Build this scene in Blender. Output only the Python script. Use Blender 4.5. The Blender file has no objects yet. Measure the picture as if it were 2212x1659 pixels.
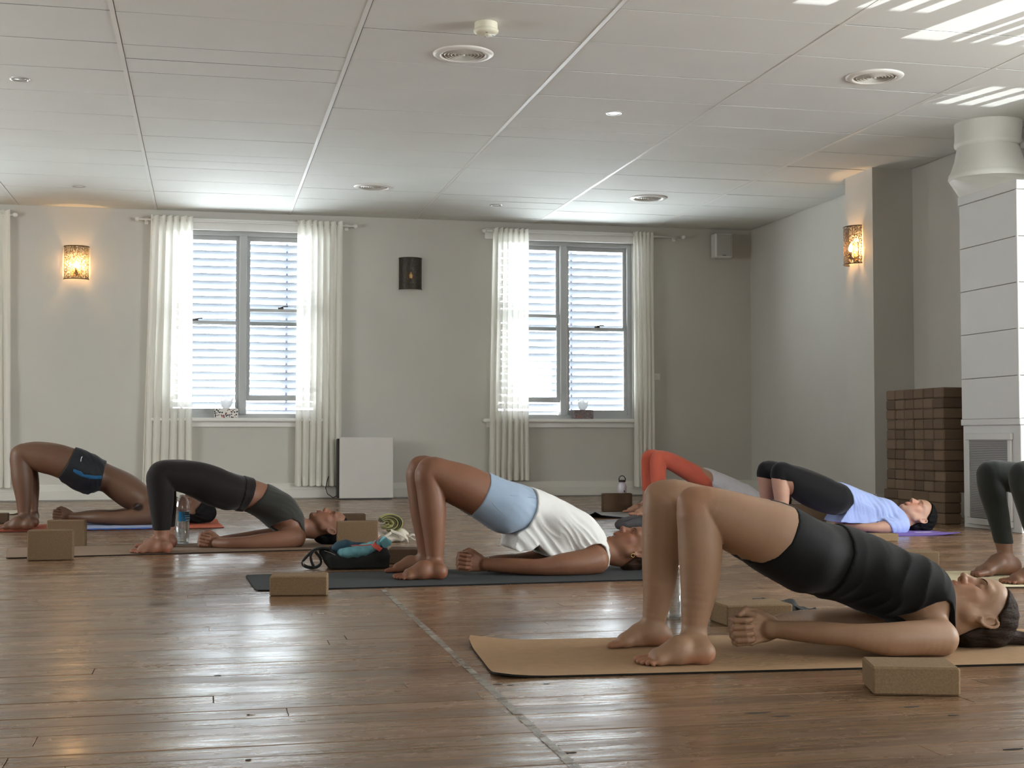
import bpy, bmesh, math, random
import numpy as np
from mathutils import Vector, Matrix
random.seed(7)
rng = np.random.default_rng(7)
SC = bpy.context.scene
COL = SC.collection
R = math.radians

# ------------------------------------------------------------------ camera
FOC, CX, CY, CAMH = 2950.0, 1106.0, 829.5, 0.66
YAW, PIT = R(12.62), R(2.23)
cam_d = bpy.data.cameras.new('camera')
cam = bpy.data.objects.new('camera', cam_d)
COL.objects.link(cam)
cam.location = (0, 0, CAMH)
cam.rotation_euler = (R(90) + PIT, 0, -YAW)
cam_d.sensor_fit = 'HORIZONTAL'
cam_d.sensor_width = 36.0
cam_d.lens = 36.0 * FOC / 2212.0
cam_d.clip_start = 0.05
cam_d.clip_end = 200
SC.camera = cam

# ------------------------------------------------------------------ world, light, exposure
SC.view_settings.view_transform = 'Standard'
SC.view_settings.look = 'None'
SC.view_settings.gamma = 1.0
SC.view_settings.use_curve_mapping = False
SC.view_settings.exposure = 0.85
SC.cycles.use_denoising = True
SC.cycles.max_bounces = 10
SC.cycles.transparent_max_bounces = 24
SC.cycles.caustics_reflective = False
SC.cycles.caustics_refractive = False
SC.cycles.sample_clamp_indirect = 4.0
wd = bpy.data.worlds.new('world')
SC.world = wd
wd.use_nodes = True
wn = wd.node_tree
bg = wn.nodes['Background']
bg.inputs['Color'].default_value = (0.90, 0.96, 1.0, 1)
bg.inputs['Strength'].default_value = 15.0

def area(name, loc, size, target, energy, color=(1, 1, 1)):
    d = bpy.data.lights.new(name, 'AREA')
    d.shape = 'RECTANGLE'
    d.size, d.size_y = size
    d.energy = energy
    d.color = color
    o = bpy.data.objects.new(name, d)
    COL.objects.link(o)
    o.location = loc
    o.rotation_euler = (Vector(target) - Vector(loc)).to_track_quat('-Z', 'Y').to_euler()
    return o
# added lamps for assumed daylight off frame; most tipped up to brighten the ceiling
area('front_area_light', (6.6, -2.3, 1.7), (3.6, 1.6), (4.5, 6.0, 3.0), 75, (0.95, 1.0, 0.98))
area('front_area_light', (-0.5, -2.3, 1.7), (4.5, 1.6), (0.5, 6.0, 2.9), 38, (0.97, 1.0, 0.96))  # added fill lamp; the front wall has no window here
area('left_area_light', (-5.8, 8.6, 1.6), (3.4, 1.7), (2.0, 9.6, 1.4), 115, (0.96, 1.0, 0.99))  # added lamp, assumed from the lit left-facing sides; that wall has no window
area('side_area_light', (8.3, 4.2, 1.7), (3.2, 1.6), (3.8, 7.0, 3.0), 320, (0.93, 0.98, 1.0))  # added fill lamp before the solid side wall, aimed up to brighten the ceiling
# low sun thrown back up from outside, striped on the ceiling by the added laths
sd = bpy.data.lights.new('reflected_sun', 'SUN')
sd.energy = 7.0
sd.angle = R(0.06)
sd.color = (0.95, 0.99, 1.0)
so = bpy.data.objects.new('reflected_sun', sd)
COL.objects.link(so)
so.rotation_euler = Vector((-0.25, 0.97, 0.205)).to_track_quat('-Z', 'Y').to_euler()

# ------------------------------------------------------------------ pixel helper (reference frame 2212 x 1659)
_fw = np.array([math.sin(YAW) * math.cos(PIT), math.cos(YAW) * math.cos(PIT), math.sin(PIT)])
_rt = np.array([math.cos(YAW), -math.sin(YAW), 0.0])
_up = np.cross(_rt, _fw)
CAMP = np.array([0, 0, CAMH])
def ray(px, py):
    return _rt * (px - CX) / FOC - _up * (py - CY) / FOC + _fw
def floorp(px, py, z=0.0):
    d = ray(px, py)
    return CAMP + d * ((z - CAMH) / d[2])
def atY(px, py, y):
    d = ray(px, py)
    return CAMP + d * (y / d[1])
def atX(px, py, x):
    d = ray(px, py)
    return CAMP + d * (x / d[0])

# ------------------------------------------------------------------ materials
def lin(c):
    return tuple((v / 255 / 12.92) if v / 255 <= 0.04045 else ((v / 255 + 0.055) / 1.055) ** 2.4 for v in c)
def mat(name, rgb, rough=0.6, metal=0.0, var=0.0, vscale=6.0, bump=0.0, bscale=60.0, spec=0.5, stretch=None, alpha=None, vcol=None, sss=0.0, sheen=0.0, coat=0.0, trans=0.0):
    m = bpy.data.materials.new(name)
    m.use_nodes = True
    nt = m.node_tree
    b = nt.nodes['Principled BSDF']
    base = lin(rgb) + (1,)
    b.inputs['Base Color'].default_value = base
    b.inputs['Roughness'].default_value = rough
    b.inputs['Metallic'].default_value = metal
    b.inputs['Specular IOR Level'].default_value = spec
    if sheen:
        b.inputs['Sheen Weight'].default_value = sheen
    if coat:
        b.inputs['Coat Weight'].default_value = coat
    if sss:
        b.inputs['Subsurface Weight'].default_value = sss
        b.inputs['Subsurface Radius'].default_value = (0.012, 0.005, 0.003)
        b.inputs['Subsurface Scale'].default_value = 1.0
    tc = nt.nodes.new('ShaderNodeTexCoord')
    src = tc.outputs['Object']
    if stretch:
        mp = nt.nodes.new('ShaderNodeMapping')
        mp.inputs['Scale'].default_value = stretch
        nt.links.new(src, mp.inputs['Vector'])
        src = mp.outputs['Vector']
    col = None
    if var:
        n = nt.nodes.new('ShaderNodeTexNoise')
        n.inputs['Scale'].default_value = vscale
        n.inputs['Detail'].default_value = 5
        nt.links.new(src, n.inputs['Vector'])
        rp = nt.nodes.new('ShaderNodeValToRGB')
        rp.color_ramp.elements[0].position = 0.3
        rp.color_ramp.elements[1].position = 0.7
        rp.color_ramp.elements[0].color = tuple(v * (1 - var) for v in base[:3]) + (1,)
        rp.color_ramp.elements[1].color = tuple(min(1, v * (1 + var)) for v in base[:3]) + (1,)
        nt.links.new(n.outputs['Fac'], rp.inputs['Fac'])
        col = rp.outputs['Color']
    if vcol:
        a = nt.nodes.new('ShaderNodeAttribute')
        a.attribute_name = vcol
        mx = nt.nodes.new('ShaderNodeMix')
        mx.data_type = 'RGBA'
        mx.blend_type = 'MULTIPLY'
        mx.inputs[0].default_value = 1.0
        if col:
            nt.links.new(col, mx.inputs[6])
        else:
            mx.inputs[6].default_value = base
        nt.links.new(a.outputs['Color'], mx.inputs[7])
        col = mx.outputs[2]
    if col:
        nt.links.new(col, b.inputs['Base Color'])
    if bump:
        n2 = nt.nodes.new('ShaderNodeTexNoise')
        n2.inputs['Scale'].default_value = bscale
        n2.inputs['Detail'].default_value = 4
        nt.links.new(src, n2.inputs['Vector'])
        bp = nt.nodes.new('ShaderNodeBump')
        bp.inputs['Strength'].default_value = bump
        bp.inputs['Distance'].default_value = 0.01
        nt.links.new(n2.outputs['Fac'], bp.inputs['Height'])
        nt.links.new(bp.outputs['Normal'], b.inputs['Normal'])
    return m
def emis(name, rgb, strength):
    m = bpy.data.materials.new(name)
    m.use_nodes = True
    b = m.node_tree.nodes['Principled BSDF']
    b.inputs['Base Color'].default_value = lin(rgb) + (1,)
    b.inputs['Emission Color'].default_value = lin(rgb) + (1,)
    b.inputs['Emission Strength'].default_value = strength
    return m
def sheer(name, rgb, transp, transl=0.6):
    m = bpy.data.materials.new(name)
    m.use_nodes = True
    nt = m.node_tree
    nt.nodes.clear()
    out = nt.nodes.new('ShaderNodeOutputMaterial')
    df = nt.nodes.new('ShaderNodeBsdfDiffuse')
    tl = nt.nodes.new('ShaderNodeBsdfTranslucent')
    tp = nt.nodes.new('ShaderNodeBsdfTransparent')
    m1 = nt.nodes.new('ShaderNodeMixShader')
    m2 = nt.nodes.new('ShaderNodeMixShader')
    df.inputs['Color'].default_value = lin(rgb) + (1,)
    tl.inputs['Color'].default_value = lin(rgb) + (1,)
    m1.inputs[0].default_value = transl
    m2.inputs[0].default_value = transp
    nt.links.new(df.outputs[0], m1.inputs[1])
    nt.links.new(tl.outputs[0], m1.inputs[2])
    nt.links.new(m1.outputs[0], m2.inputs[1])
    nt.links.new(tp.outputs[0], m2.inputs[2])
    nt.links.new(m2.outputs[0], out.inputs['Surface'])
    return m
def thin_glass(name, tint=(1, 1, 1), refl=0.08):
    m = bpy.data.materials.new(name)
    m.use_nodes = True
    nt = m.node_tree
    nt.nodes.clear()
    out = nt.nodes.new('ShaderNodeOutputMaterial')
    tp = nt.nodes.new('ShaderNodeBsdfTransparent')
    gl = nt.nodes.new('ShaderNodeBsdfGlossy')
    mx = nt.nodes.new('ShaderNodeMixShader')
    tp.inputs['Color'].default_value = tint + (1,)
    gl.inputs['Roughness'].default_value = 0.03
    lw = nt.nodes.new('ShaderNodeLayerWeight')
    lw.inputs['Blend'].default_value = 0.35
    mt = nt.nodes.new('ShaderNodeMath')
    mt.operation = 'MULTIPLY_ADD'
    mt.inputs[1].default_value = 0.6
    mt.inputs[2].default_value = refl
    nt.links.new(lw.outputs['Facing'], mt.inputs[0])
    nt.links.new(mt.outputs[0], mx.inputs[0])
    nt.links.new(tp.outputs[0], mx.inputs[1])
    nt.links.new(gl.outputs[0], mx.inputs[2])
    nt.links.new(mx.outputs[0], out.inputs['Surface'])
    return m

# ------------------------------------------------------------------ mesh helpers
class MB:
    def __init__(s):
        s.v, s.f = [], []
    def add(s, vs, fs):
        n = len(s.v)
        s.v += [tuple(map(float, p)) for p in vs]
        s.f += [tuple(i + n for i in f) for f in fs]
        return s
    def box(s, lo, hi):
        (a, b, c), (d, e, f) = lo, hi
        return s.add([(a, b, c), (d, b, c), (d, e, c), (a, e, c), (a, b, f), (d, b, f), (d, e, f), (a, e, f)],
                     [(3, 2, 1, 0), (4, 5, 6, 7), (0, 1, 5, 4), (1, 2, 6, 5), (2, 3, 7, 6), (3, 0, 4, 7)])
    def rbox(s, lo, hi, b):
        lo, hi = np.array(lo, float), np.array(hi, float)
        c, h = (lo + hi) / 2, (hi - lo) / 2
        b = min(b, *(h * 0.98))
        vs, idx = [], {}
        for sx in (-1, 1):
            for sy in (-1, 1):
                for sz in (-1, 1):
                    for ax in range(3):
                        q = h - b
                        q[ax] = h[ax]
                        idx[(sx, sy, sz, ax)] = len(vs)
                        vs.append(c + q * (sx, sy, sz))
        fs = []
        g = lambda sg, ax: idx[(sg[0], sg[1], sg[2], ax)]
        for ax in range(3):
            a1, a2 = (ax + 1) % 3, (ax + 2) % 3
            for sg in (-1, 1):
                loop = []
                for p, q in ((-1, -1), (1, -1), (1, 1), (-1, 1)):
                    t = [0, 0, 0]
                    t[ax], t[a1], t[a2] = sg, p, q
                    loop.append(g(t, ax))
                fs.append(tuple(loop if sg > 0 else loop[::-1]))
            for p in (-1, 1):
                for q in (-1, 1):
                    t0, t1 = [0, 0, 0], [0, 0, 0]
                    t0[ax], t1[ax] = -1, 1
                    t0[a1] = t1[a1] = p
                    t0[a2] = t1[a2] = q
                    loop = [g(t0, a1), g(t1, a1), g(t1, a2), g(t0, a2)]
                    fs.append(tuple(loop if p * q > 0 else loop[::-1]))
        for sx in (-1, 1):
            for sy in (-1, 1):
                for sz in (-1, 1):
                    t = (sx, sy, sz)
                    loop = [g(t, 0), g(t, 1), g(t, 2)]
                    fs.append(tuple(loop if sx * sy * sz > 0 else loop[::-1]))
        return s.add(vs, fs)
    def lathe(s, prof, seg=24, c=(0, 0, 0), ax='z', close=True):
        vs, fs = [], []
        n = len(prof)
        for i in range(seg):
            a = 2 * math.pi * i / seg
            for r, z in prof:
                vs.append((c[0] + r * math.cos(a), c[1] + r * math.sin(a), c[2] + z))
        for i in range(seg):
            j = (i + 1) % seg
            for k in range(n - 1):
                fs.append((i * n + k, j * n + k, j * n + k + 1, i * n + k + 1))
        if close:
            fs.append(tuple(i * n for i in range(seg))[::-1])
            fs.append(tuple(i * n + n - 1 for i in range(seg)))
        return s.add(vs, fs)
    def tube(s, pts, r, seg=8, flat=1.0, closed=False, upv=(0, 0, 1), cap=True):
        pts = [np.array(p, float) for p in pts]
        n = len(pts)
        rs = r if hasattr(r, '__len__') else [r] * n
        vs, fs = [], []
        for i, p in enumerate(pts):
            a = pts[(i - 1) % n] if (closed or i > 0) else p
            b = pts[(i + 1) % n] if (closed or i < n - 1) else p
            t = b - a
            t = t / (np.linalg.norm(t) + 1e-9)
            u = np.array(upv, float)
            if abs(t @ u) > 0.95:
                u = np.array((0, 1, 0.1)) if abs(t[1]) < 0.9 else np.array((1, 0, 0.1))
            x = np.cross(t, u)
            x /= np.linalg.norm(x)
            y = np.cross(x, t)
            for k in range(seg):
                w = 2 * math.pi * k / seg
                vs.append(p + rs[i] * (x * math.cos(w) + y * math.sin(w) * flat))
        for i in range(n if closed else n - 1):
            j = (i + 1) % n
            for k in range(seg):
                l = (k + 1) % seg
                fs.append((i * seg + k, i * seg + l, j * seg + l, j * seg + k))
        if not closed and cap:
            fs.append(tuple(range(seg))[::-1])
            fs.append(tuple((n - 1) * seg + k for k in range(seg)))
        return s.add(vs, fs)
    def prism(s, poly, axis, lo, hi):
        """poly: 2D points in the two other axes (cyclic order), extruded along axis"""
        n = len(poly)
        def mk(p, h):
            q = [0, 0, 0]
            q[axis] = h
            q[(axis + 1) % 3], q[(axis + 2) % 3] = p
            return q
        vs = [mk(p, lo) for p in poly] + [mk(p, hi) for p in poly]
        fs = [tuple(range(n))[::-1], tuple(range(n, 2 * n))]
        fs += [(i, (i + 1) % n, n + (i + 1) % n, n + i) for i in range(n)]
        return s.add(vs, fs)
    def build(s, name, m, parent=None, smooth=False, **props):
        me = bpy.data.meshes.new(name)
        me.from_pydata(s.v, [], s.f)
        if smooth:
            me.polygons.foreach_set('use_smooth', [True] * len(me.polygons))
        me.update()
        return link(name, me, m, parent, **props)
def link(name, me, m, parent=None, **props):
    o = bpy.data.objects.new(name, me)
    COL.objects.link(o)
    if m is not None and not len(me.materials):
        me.materials.append(m)
    if parent is not None:
        o.parent = parent
    for k, v in props.items():
        o[k] = v
    return o
def thing(name, label, cat, loc=(0, 0, 0), rz=0.0, group=None):
    o = bpy.data.objects.new(name, None)
    COL.objects.link(o)
    o.empty_display_size = 0.1
    o.location = tuple(map(float, loc))
    o.rotation_euler = (0, 0, float(rz))
    o['label'] = label
    o['category'] = cat
    if group:
        o['group'] = group
    return o
def struct(name):
    o = bpy.data.objects.new(name, None)
    COL.objects.link(o)
    o['kind'] = 'structure'
    return o
def mesh_from(verts, faces, name, smooth=True):
    me = bpy.data.meshes.new(name)
    verts = np.asarray(verts, np.float32)
    faces = np.asarray(faces, np.int32)
    nf, k = faces.shape
    me.vertices.add(len(verts))
    me.vertices.foreach_set('co', verts.ravel())
    me.loops.add(nf * k)
    me.loops.foreach_set('vertex_index', faces.ravel())
    me.polygons.add(nf)
    me.polygons.foreach_set('loop_start', np.arange(0, nf * k, k, dtype=np.int32))
    me.polygons.foreach_set('use_smooth', np.full(nf, smooth))
    me.update(calc_edges=True)
    me.validate()
    return me

# ================================================================== ROOM
YB, XR, ZC = 14.8, 6.15, 3.057          # back wall, right wall, ceiling
XL, YF, XR2, YS = -6.0, -2.6, 8.6, 8.0   # left wall, front wall, unseen widening added to let the sun stripes in
M_wall = mat('wall_paint', (190, 187, 179), 0.75, var=0.03, vscale=1.5, bump=0.03, bscale=180)
M_white = mat('white_paint', (226, 225, 220), 0.45, var=0.02, vscale=3)
M_trim = mat('trim_paint', (205, 202, 194), 0.5, var=0.02, vscale=3)
M_ceil = mat('ceiling_panel_paint', (222, 223, 218), 0.8, var=0.02, vscale=2.0)
M_dark = mat('shadow_gap', (30, 28, 27), 0.9)

def wood_floor():
    m = bpy.data.materials.new('varnished_boards')
    m.use_nodes = True
    nt = m.node_tree
    b = nt.nodes['Principled BSDF']
    N, L = nt.nodes.new, nt.links.new
    tc = N('ShaderNodeTexCoord')
    at = N('ShaderNodeAttribute')
    at.attribute_name = 'board'
    oi = N('ShaderNodeObjectInfo')
    add = N('ShaderNodeMath')
    add.operation = 'ADD'
    L(at.outputs['Fac'], add.inputs[0])
    L(oi.outputs['Random'], add.inputs[1])
    fr = N('ShaderNodeMath')
    fr.operation = 'FRACT'
    L(add.outputs[0], fr.inputs[0])
    geo = N('ShaderNodeNewGeometry')
    mp = N('ShaderNodeMapping')
    mp.inputs['Scale'].default_value = (1.3, 22, 1)
    cmb = N('ShaderNodeVectorMath')
    cmb.operation = 'ADD'
    L(geo.outputs['Position'], mp.inputs['Vector'])
    sc = N('ShaderNodeMath')
    sc.operation = 'MULTIPLY'
    sc.inputs[1].default_value = 37.0
    L(fr.outputs[0], sc.inputs[0])
    L(mp.outputs[0], cmb.inputs[0])
    L(sc.outputs[0], cmb.inputs[1])
    n = N('ShaderNodeTexNoise')
    n.inputs['Scale'].default_value = 2.2
    n.inputs['Detail'].default_value = 7
    n.inputs['Roughness'].default_value = 0.6
    L(cmb.outputs[0], n.inputs['Vector'])
    r1 = N('ShaderNodeValToRGB')
    cr = r1.color_ramp
    cr.elements[0].position, cr.elements[1].position = 0.28, 0.72
    cr.elements[0].color = lin((108, 83, 62)) + (1,)
    cr.elements[1].color = lin((150, 120, 94)) + (1,)
    L(n.outputs['Fac'], r1.inputs['Fac'])
    r2 = N('ShaderNodeValToRGB')
    r2.color_ramp.elements[0].color = (0.76, 0.75, 0.74, 1)
    r2.color_ramp.elements[1].color = (1.12, 1.10, 1.08, 1)
    L(fr.outputs[0], r2.inputs['Fac'])
    mx = N('ShaderNodeMix')
    mx.data_type = 'RGBA'
    mx.blend_type = 'MULTIPLY'
    mx.inputs[0].default_value = 1
    L(r1.outputs[0], mx.inputs[6])
    L(r2.outputs[0], mx.inputs[7])
    # worn scuffs
    n3 = N('ShaderNodeTexNoise')
    n3.inputs['Scale'].default_value = 1.5
    n3.inputs['Detail'].default_value = 9
    n3.inputs['Roughness'].default_value = 0.75
    mp3 = N('ShaderNodeMapping')
    mp3.inputs['Scale'].default_value = (1.0, 5.0, 1)
    L(geo.outputs['Position'], mp3.inputs['Vector'])
    L(mp3.outputs[0], n3.inputs['Vector'])
    r3 = N('ShaderNodeValToRGB')
    r3.color_ramp.elements[0].position, r3.color_ramp.elements[1].position = 0.66, 0.72
    r3.color_ramp.elements[0].color = (0, 0, 0, 1)
    r3.color_ramp.elements[1].color = (0.7, 0.7, 0.7, 1)
    L(n3.outputs['Fac'], r3.inputs['Fac'])
    mx2 = N('ShaderNodeMix')
    mx2.data_type = 'RGBA'
    L(r3.outputs[0], mx2.inputs[0])
    L(mx.outputs[2], mx2.inputs[6])
    mx2.inputs[7].default_value = lin((74, 60, 50)) + (1,)
    L(mx2.outputs[2], b.inputs['Base Color'])
    # gloss: patchy worn varnish
    n4 = N('ShaderNodeTexNoise')
    n4.inputs['Scale'].default_value = 2.0
    n4.inputs['Detail'].default_value = 6
    mp4 = N('ShaderNodeMapping')
    mp4.inputs['Scale'].default_value = (1.2, 3.2, 1)
    L(geo.outputs['Position'], mp4.inputs['Vector'])
    L(mp4.outputs[0], n4.inputs['Vector'])
    mr = N('ShaderNodeMapRange')
    mr.inputs['From Min'].default_value, mr.inputs['From Max'].default_value = 0.3, 0.7
    mr.inputs['To Min'].default_value, mr.inputs['To Max'].default_value = 0.18, 0.34
    L(n4.outputs['Fac'], mr.inputs['Value'])
    L(mr.outputs[0], b.inputs['Roughness'])
    b.inputs['Specular IOR Level'].default_value = 0.55
    # boards are slightly cupped and wavy
    n5 = N('ShaderNodeTexNoise')
    n5.inputs['Scale'].default_value = 1.0
    n5.inputs['Detail'].default_value = 3
    mp5 = N('ShaderNodeMapping')
    mp5.inputs['Scale'].default_value = (2.5, 11, 1)
    L(geo.outputs['Position'], mp5.inputs['Vector'])
    L(mp5.outputs[0], n5.inputs['Vector'])
    bp = N('ShaderNodeBump')
    bp.inputs['Strength'].default_value = 0.2
    bp.inputs['Distance'].default_value = 0.02
    L(n5.outputs['Fac'], bp.inputs['Height'])
    L(bp.outputs['Normal'], b.inputs['Normal'])
    return m
M_floor = wood_floor()

# floor: dark subfloor, boards near the camera each an object, the far ones joined
floor = MB().box((XL, YF, -0.2), (XR2, YB + 0.3, -0.02)).build('floor', M_dark, kind='structure')
BW = 0.1
FARV = MB()
far_id = []
y = YF
rows = int((YB - YF) / BW)
rb = random.Random(3)
for i in range(rows + 1):
    y0 = YF + i * BW
    near = 2.35 <= y0 < 4.6
    x = XL + rb.uniform(0, 2)
    cuts = [XL]
    while x < XR2:
        cuts.append(x)
        x += rb.uniform(1.6, 3.6)
    cuts.append(XR2)
    for a, c in zip(cuts[:-1], cuts[1:]):
        if c - a < 0.05:
            continue
        g = rb.uniform(0.001, 0.003)
        dz = rb.uniform(-0.0012, 0.0)
        lo, hi = (a + 0.0008, y0 + g / 2, -0.02), (c - 0.0008, min(y0 + BW, YB) - g / 2, dz)
        if near and c > -1.2 and a < 4.2:
            MB().rbox(lo, hi, 0.0012).build('plank', M_floor, floor)
        else:
            FARV.box(lo, hi)
            far_id += [rb.random()] * 6
o = FARV.build('planks', M_floor, floor, kind='stuff')
att = o.data.attributes.new('board', 'FLOAT', 'FACE')
att.data.foreach_set('value', far_id)

# gouges and scuffs worn into the boards
M_scuff = mat('worn_gouge', (38, 34, 32), 0.8)
M_pale = mat('tape_residue', (188, 182, 172), 0.4)
for px, py, w, d, m_ in ((1075, 1478, 0.028, 0.012, M_scuff), (1102, 1480, 0.022, 0.008, M_scuff), (1181, 1477, 0.022, 0.012, M_scuff), (1140, 1478, 0.05, 0.010, M_pale), (1634, 1540, 0.075, 0.016, M_scuff), (1690, 1547, 0.05, 0.012, M_scuff), (1968, 1527, 0.05, 0.012, M_scuff), (2060, 1545, 0.03, 0.008, M_scuff), (2190, 1618, 0.05, 0.010, M_scuff), (470, 1459, 0.02, 0.009, M_scuff), (536, 1544, 0.008, 0.01, M_scuff), (536, 1641, 0.012, 0.008, M_scuff), (1232, 1626, 0.03, 0.008, M_scuff), (692, 1325, 0.026, 0.02, M_pale), (545, 1543, 0.014, 0.012, M_pale)):
    q = floorp(px, py)
    n_ = 14
    rr_ = random.Random(px)
    ring = [(q[0] + w / 2 * math.cos(6.283 * k / n_) * rr_.uniform(0.6, 1.1), q[1] + d / 2 * math.sin(6.283 * k / n_) * rr_.uniform(0.5, 1.1)) for k in range(n_)]
    MB().add([(x, y, 0.0006) for x, y in ring] + [(x, y, -0.004) for x, y in ring], [tuple(range(n_))] + [(k, n_ + k, n_ + (k + 1) % n_, (k + 1) % n_) for k in range(n_)]).build('scuff', m_, floor)

# ceiling: dark void above, panels each an object, battens along the depth
ceiling = MB().box((XL, YF, ZC + 0.03), (XR2, YB + 0.3, ZC + 0.3)).build('ceiling', M_dark, kind='structure')
xs_b = [-6.0, -4.68, -3.3, -1.92, -0.535, 0.86, 2.225, 3.59, 4.98, XR]
rowsA = [7.9, 8.555, 9.21, 9.86, 10.5, 11.145, 11.78, 12.41, 13.045, 13.68, 14.31]
rowsB = [7.91, 8.57, 8.885, 9.215, 9.865, 10.51, 11.15, 11.796, 12.09, 12.43, 13.06, 13.67, 14.33]
rowsC = [7.915, 8.6, 9.25, 9.91, 10.57, 11.24, 11.9, 12.49, 13.16, 13.76, 14.4]
rowsD = [7.245, 7.905, 8.555, 9.216, 9.89, 10.23, 10.573, 11.25, 11.88, 12.544, 13.216, 13.51, 13.874, 14.48]
rowsE = [7.24, 7.9, 8.572, 9.21, 9.862, 10.56, 11.19, 11.885, 12.62, 13.3, 13.95]
rowsF = rowsE
colrows = [rowsA, rowsA, rowsA, rowsA, rowsB, rowsC, rowsD, rowsE, rowsF]
rp = random.Random(11)
PAN = MB()
for ci in range(len(xs_b) - 1):
    x0, x1 = xs_b[ci], xs_b[ci + 1]
    ys = list(colrows[ci])
    y = ys[0]
    while y > YF + 0.7:
        y -= 0.655
        ys.insert(0, y)
    ys = [YF] + ys + [YB]
    for a, c in zip(ys[:-1], ys[1:]):
        if c - a < 0.02:
            continue
        xa, xb = x0 + 0.0175, x1 - 0.012
        dz = [rp.uniform(-0.001, 0.001) for _ in range(4)]
        g = rp.uniform(0.003, 0.007)
        ya, yb = a + g, c - g
        vs = []
        for j, (px, py) in enumerate(((xa, ya), (xb, ya), (xb, yb), (xa, yb))):
            vs.append((px, py, ZC + dz[j]))
        for j, (px, py) in enumerate(((xa, ya), (xb, ya), (xb, yb), (xa, yb))):
            vs.append((px, py, ZC + 0.002 + dz[j]))
        fs = [(0, 1, 2, 3)[::-1], (4, 5, 6, 7), (0, 1, 5, 4), (1, 2, 6, 5), (2, 3, 7, 6), (3, 0, 4, 7)]
        if c < 6.4 or x1 < -3.2:
            PAN.add(vs, fs)
        else:
            MB().add(vs, fs).build('ceiling_panel', M_ceil, ceiling)
PAN.box((XR + 0.01, YF, ZC), (XR2, YB, ZC + 0.02))
PAN.build('ceiling_panels', M_ceil, ceiling, kind='stuff')
for x in xs_b[1:-1]:
    MB().box((x - 0.013, YF, ZC - 0.003), (x + 0.013, YB, ZC + 0.02)).build('batten', M_white, ceiling)

# walls
W1 = (-0.43, 1.18, 0.86, 2.86)
W2 = (3.12, 4.72, 0.86, 2.86)
W0 = (-3.98, -2.38, 0.86, 2.86)
def wall_y(name, y0, y1, x0, x1, holes, m):
    b = MB()
    xs = sorted({x0, x1} | {h[0] for h in holes} | {h[1] for h in holes})
    for a, c in zip(xs[:-1], xs[1:]):
        hs = [h for h in holes if h[0] <= a and h[1] >= c]
        if not hs:
            b.box((a, y0, -0.2), (c, y1, ZC + 0.3))
        else:
            b.box((a, y0, -0.2), (c, y1, hs[0][2]))
            b.box((a, y0, hs[0][3]), (c, y1, ZC + 0.3))
    return b.build(name, m, kind='structure')
wall_y('wall_back', YB, YB + 0.24, XL - 0.2, XR + 0.2, [W0, W1, W2], M_wall)
MB().box((XR, YS, -0.2), (XR + 0.2, YB + 0.24, ZC + 0.3)).build('wall_right', M_wall, kind='structure')
MB().box((XR, YS - 0.2, -0.2), (XR2 + 0.2, YS, ZC + 0.3)).build('wall_recess', M_wall, kind='structure')
MB().box((XR2, YF, -0.2), (XR2 + 0.2, YS, ZC + 0.3)).build('wall_side', M_wall, kind='structure')
MB().box((XL - 0.2, YF - 0.2, -0.2), (XL, YB + 0.24, ZC + 0.3)).build('wall_left', M_wall, kind='structure')
FW1, FW2, FW3 = (5.55, 6.5, 1.0, 2.5), (6.62, 7.9, 0.9, 2.5), (7.95, 8.56, 0.6, 0.75)  # openings added and cut to shape the sun stripes on the ceiling
wall_y('wall_front', YF - 0.2, YF, XL - 0.2, XR2 + 0.2, [FW1, FW2, FW3], M_wall)
MB().box((5.76, 11.07, 0), (XR, 11.6, ZC + 0.02)).build('wall_pier', M_wall, kind='structure')
# baseboards
def baseboard(name, lo, hi, axis):
    o = struct(name)
    b = MB()
    if axis == 0:
        b.prism([(hi[1], 0.012), (lo[1], 0.012), (lo[1], 0.10), (lo[1] + 0.008, 0.105), (lo[1] + 0.012, 0.16), (lo[1] + 0.02, 0.17), (hi[1], 0.17)], 0, lo[0], hi[0])
    b.build('board', M_trim, o)
    return o
baseboard('baseboard_back', (XL, YB - 0.032), (XR, YB), 0)
o = struct('baseboard_right')
MB().box((XR - 0.022, 11.6, 0.012), (XR, YB, 0.16)).box((5.738, 11.07, 0.012), (5.76, 11.62, 0.16)).box((5.76, 11.048, 0.012), (XR, 11.07, 0.16)).build('board', M_trim, o)

# unseen laths added to stripe the light thrown on the ceiling
M_lath = mat('stripe_lath', (215, 213, 208), 0.7)
vb = thing('stripe_laths', 'unseen laths added in the front wall to stripe the reflected sunlight', 'light stripe laths', (0, YF, 0))
x = 5.5
rl = random.Random(5)
for a, c in ((5.5, 5.62), (5.83, 6.0), (6.09, 6.2), (6.29, 6.36), (6.45, 6.66), (6.92, 7.0), (7.04, 7.12), (7.16, 7.27), (7.37, 7.46), (7.57, 7.65), (7.77, 7.86), (7.98, 8.06), (8.17, 8.24), (8.35, 8.42)):
    MB().box((a, -0.1, 0.58), (c, -0.095, 2.55)).build('lath', M_lath, vb)

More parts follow.
